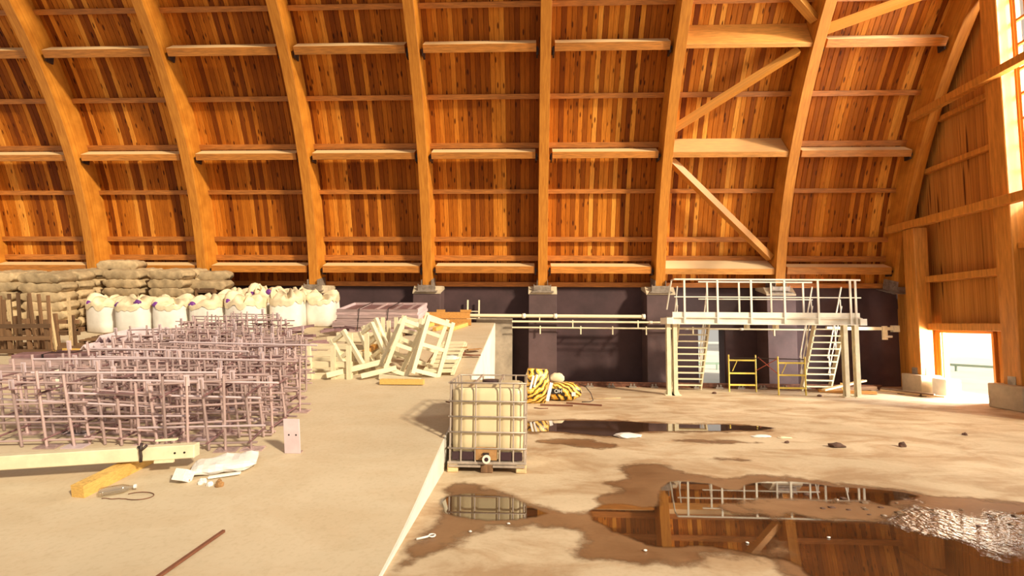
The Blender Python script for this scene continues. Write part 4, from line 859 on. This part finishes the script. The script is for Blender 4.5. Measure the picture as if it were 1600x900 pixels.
def patch(name, mat, pts, jit, seed, z_, lab, cat, kind=None):
    me = blob(pts, jit, seed, z_); me.name = name; me.materials.append(MAT[mat]); o = link(bpy.data.objects.new(name, me)); return tag(o, lab, cat, None, kind)
patch('wet_patch', 'wet_concrete', [(-1.01, 3.96), (-1.06, 4.44), (-1.01, 5.09), (-1.01, 5.86), (-0.85, 6.20), (-0.52, 6.01), (-0.20, 5.80), (0.18, 5.37), (0.36, 5.31), (0.71, 5.46), (0.69, 5.71), (1.02, 5.94), (0.90, 6.21), (1.23, 6.54), (1.15, 6.84), (1.53, 7.14), (1.92, 7.04), (2.19, 6.73), (2.50, 6.56), (3.02, 6.73), (3.43, 6.65), (3.79, 6.43), (4.24, 6.29), (4.65, 6.13), (4.96, 5.98), (5.29, 5.88), (5.75, 5.79), (5.50, 5.07), (4.40, 4.17), (3.55, 3.99), (2.28, 3.92), (1.94, 4.04), (1.95, 4.23), (1.60, 4.25), (1.20, 4.13), (0.79, 4.13), (0.33, 4.21), (0.44, 4.52), (0.32, 4.78), (0.08, 4.83), (-0.22, 4.77), (-0.52, 4.68), (-0.58, 4.39), (-0.79, 4.24)], 0.05, 1, 0.003, 'large dark wet patch on the floor in the right foreground', 'wet patch', None)
patch('puddle', 'water', [(-0.98, 5.59), (-0.71, 5.75), (-0.27, 5.69), (-0.01, 5.45), (0.23, 5.21), (0.02, 5.04), (-0.36, 4.95), (-0.79, 5.06), (-0.97, 5.32)], 0.02, 2, 0.006, 'puddle mirroring the liquid tank', 'puddle', None)
patch('puddle', 'water', [(0.66, 5.36), (0.93, 5.53), (1.31, 5.45), (1.50, 5.86), (1.63, 6.21), (1.90, 6.35), (2.23, 6.27), (2.47, 6.09), (2.87, 6.40), (3.32, 6.43), (3.77, 6.26), (4.28, 6.13), (4.50, 6.04), (4.47, 5.89), (4.04, 5.71), (4.00, 5.46), (4.19, 5.22), (4.52, 5.24), (4.96, 5.52), (5.51, 5.55), (4.96, 4.90), (4.15, 4.21), (3.58, 4.02), (2.79, 3.98), (2.19, 4.01), (2.12, 4.26), (1.78, 4.42), (1.41, 4.47), (1.18, 4.44), (0.99, 4.55), (0.79, 4.74), (0.65, 5.03)], 0.03, 3, 0.006, 'large puddle mirroring the walkway and the wooden vault', 'puddle', None)
patch('mud_bank', 'wet_concrete', [(2.02, 5.48), (2.50, 5.75), (2.94, 5.84), (3.41, 5.81), (3.87, 5.75), (4.15, 5.62), (3.89, 5.32), (3.32, 5.13), (2.92, 5.14), (2.73, 5.26), (2.47, 5.11), (2.32, 5.27), (2.07, 5.28)], 0.04, 4, 0.01, 'muddy bank dividing the large puddle', 'mud', None)
patch('mud_bank', 'wet_concrete', [(1.44, 4.55), (1.70, 4.51), (1.99, 4.53), (2.22, 4.67), (2.34, 4.62), (2.25, 4.40), (2.04, 4.25), (1.79, 4.33), (1.49, 4.38)], 0.04, 5, 0.01, 'muddy bank at the near edge of the large puddle', 'mud', None)
patch('wet_patch', 'wet_concrete', [(-0.11, 9.92), (0.52, 10.23), (1.69, 10.25), (3.00, 10.02), (4.14, 10.05), (4.65, 9.52), (4.16, 9.27), (3.19, 9.15), (2.13, 9.02), (1.42, 8.63), (0.78, 8.78), (0.34, 8.90), (-0.10, 8.87)], 0.05, 6, 0.003, 'dark wet rim around the far puddle right of the tank', 'wet patch', None)
patch('puddle', 'water', [(-0.07, 9.80), (0.55, 10.10), (1.71, 10.12), (2.92, 9.89), (4.04, 9.92), (4.69, 9.67), (4.19, 9.41), (3.20, 9.28), (2.12, 9.15), (1.48, 8.75), (0.82, 8.91), (0.37, 9.03), (-0.06, 9.00)], 0.03, 7, 0.006, 'long far puddle right of the liquid tank', 'puddle', None)
patch('wet_patch', 'wet_concrete', [(0.11, 8.29), (0.49, 8.59), (1.06, 8.53), (1.45, 8.12), (1.18, 7.90), (0.64, 7.98), (0.29, 8.13)], 0.04, 8, 0.003, 'dark wet lobe just in front of the far puddle', 'wet patch', None)
patch('wet_patch', 'wet_concrete', [(2.24, 8.52), (2.88, 8.66), (3.51, 8.61), (4.02, 8.47), (3.39, 8.34), (2.68, 8.37)], 0.03, 9, 0.003, 'thin dark wet streak right of the white wrapper', 'wet patch', None)
patch('wet_patch', 'wet_concrete', [(2.61, 7.44), (2.92, 7.53), (3.23, 7.38), (3.03, 7.24), (2.70, 7.31)], 0.03, 10, 0.003, 'small dark wet spot in the middle of the right floor', 'wet patch', None)
patch('rippled_water', 'water_rippled', [(3.49, 5.43), (3.92, 5.68), (4.28, 5.84), (4.44, 5.52), (4.94, 5.64), (5.50, 5.73), (5.06, 5.04), (4.30, 4.46), (3.91, 4.38), (3.79, 4.60), (3.67, 4.80), (3.51, 4.93), (3.41, 5.18)], 0.06, 11, 0.009, 'sparkling rippled water at the right edge of the large puddle', 'puddle', None)
crumple('wrapper', .24, .13, .05, 6, 'paper_white', (1.72, 8.74, .008), (0, 0, .2), 'white plastic wrapper on the floor at the far puddle', 'wrapper')
crumple('wrapper', .16, .06, .03, 8, 'paper_white', (4.05, 8.9, .004), (0, 0, .1), 'thin white wrapper on the dry floor right of the far puddle', 'wrapper')
crumple('wrapper', .12, .06, .02, 9, 'bag_top', (4.42, 8.84, .004), (0, 0, -.1), 'cream scrap of film beside the thin white wrapper', 'wrapper')
crumple('stone', .13, .07, .06, 3, 'rock', (4.96, 8.25, .003), (0, 0, .1), 'reddish brown clod on the floor in the middle right', 'stone')
crumple('stone', .07, .05, .06, 5, 'rock', (6.06, 8.35, .003), (0, 0, .4), 'small stone right of the reddish clod', 'stone')
crumple('stone', .05, .04, .04, 7, 'rock', (7.86, 9.3, .003), (0, 0, .4), 'small dark stone far right on the floor', 'stone')
crumple('stone', .04, .03, .03, 11, 'rock', (4.28, 8.47, .003), (0, 0, .1), 'tiny dark pebble left of the reddish clod', 'stone')
crumple('stone', .06, .05, .05, 12, 'rock', (5.25, 14.3, .003), (0, 0, .1), 'small dark lump on the floor in front of the scaffold', 'stone')
crumple('stone', .06, .05, .05, 14, 'rock', (8.0, 14.0, .003), (0, 0, .1), 'small dark lump on the floor before the right stair', 'stone')
# key-shaped white scrap in the near wet patch
tag(MB().tube([(-.05, -.03, .012), (.02, .01, .014), (.05, .03, .016)], .010, 6).tube([(.075+.03*math.cos(a_*.7), .045+.03*math.sin(a_*.7), .016) for a_ in range(10)], .008, 5).build('metal_clip', 'paper_white', None, True), 'white ring-shaped metal clip in the wet patch by the ramp edge', 'clip'); C.objects[-1].location = (-.96, 4.53, .005)
random.seed(31)
for k_ in range(30):
    x_ = 3.1+rnd(0, 2.3); y_ = 5.5-.30*(x_-3.3)+rnd(-.28, .28)+.15
    o = lump(rnd(.012, .03), k_ % 7).build('pebble', random.choice(['gravel_wet', 'gravel_wet', 'rock'])); o.location = (x_, y_, .012); o.scale = (1.5, 1, .5); tag(o, 'small wet pebble in the rippled water at the right', 'pebble', 'wet pebbles in the rippled water')
for k_, (x_, y_) in enumerate(((1.95, 4.6), (2.75, 4.75), (-.55, 4.7), (-.2, 4.9), (1.0, 4.4))):
    o = lump(.012, k_).build('pebble', 'paper_white'); o.location = (x_, y_, .014); o.scale = (1.3, 1, .6); tag(o, 'small pale pebble in the wet foreground', 'pebble', 'pale pebbles in the wet foreground')
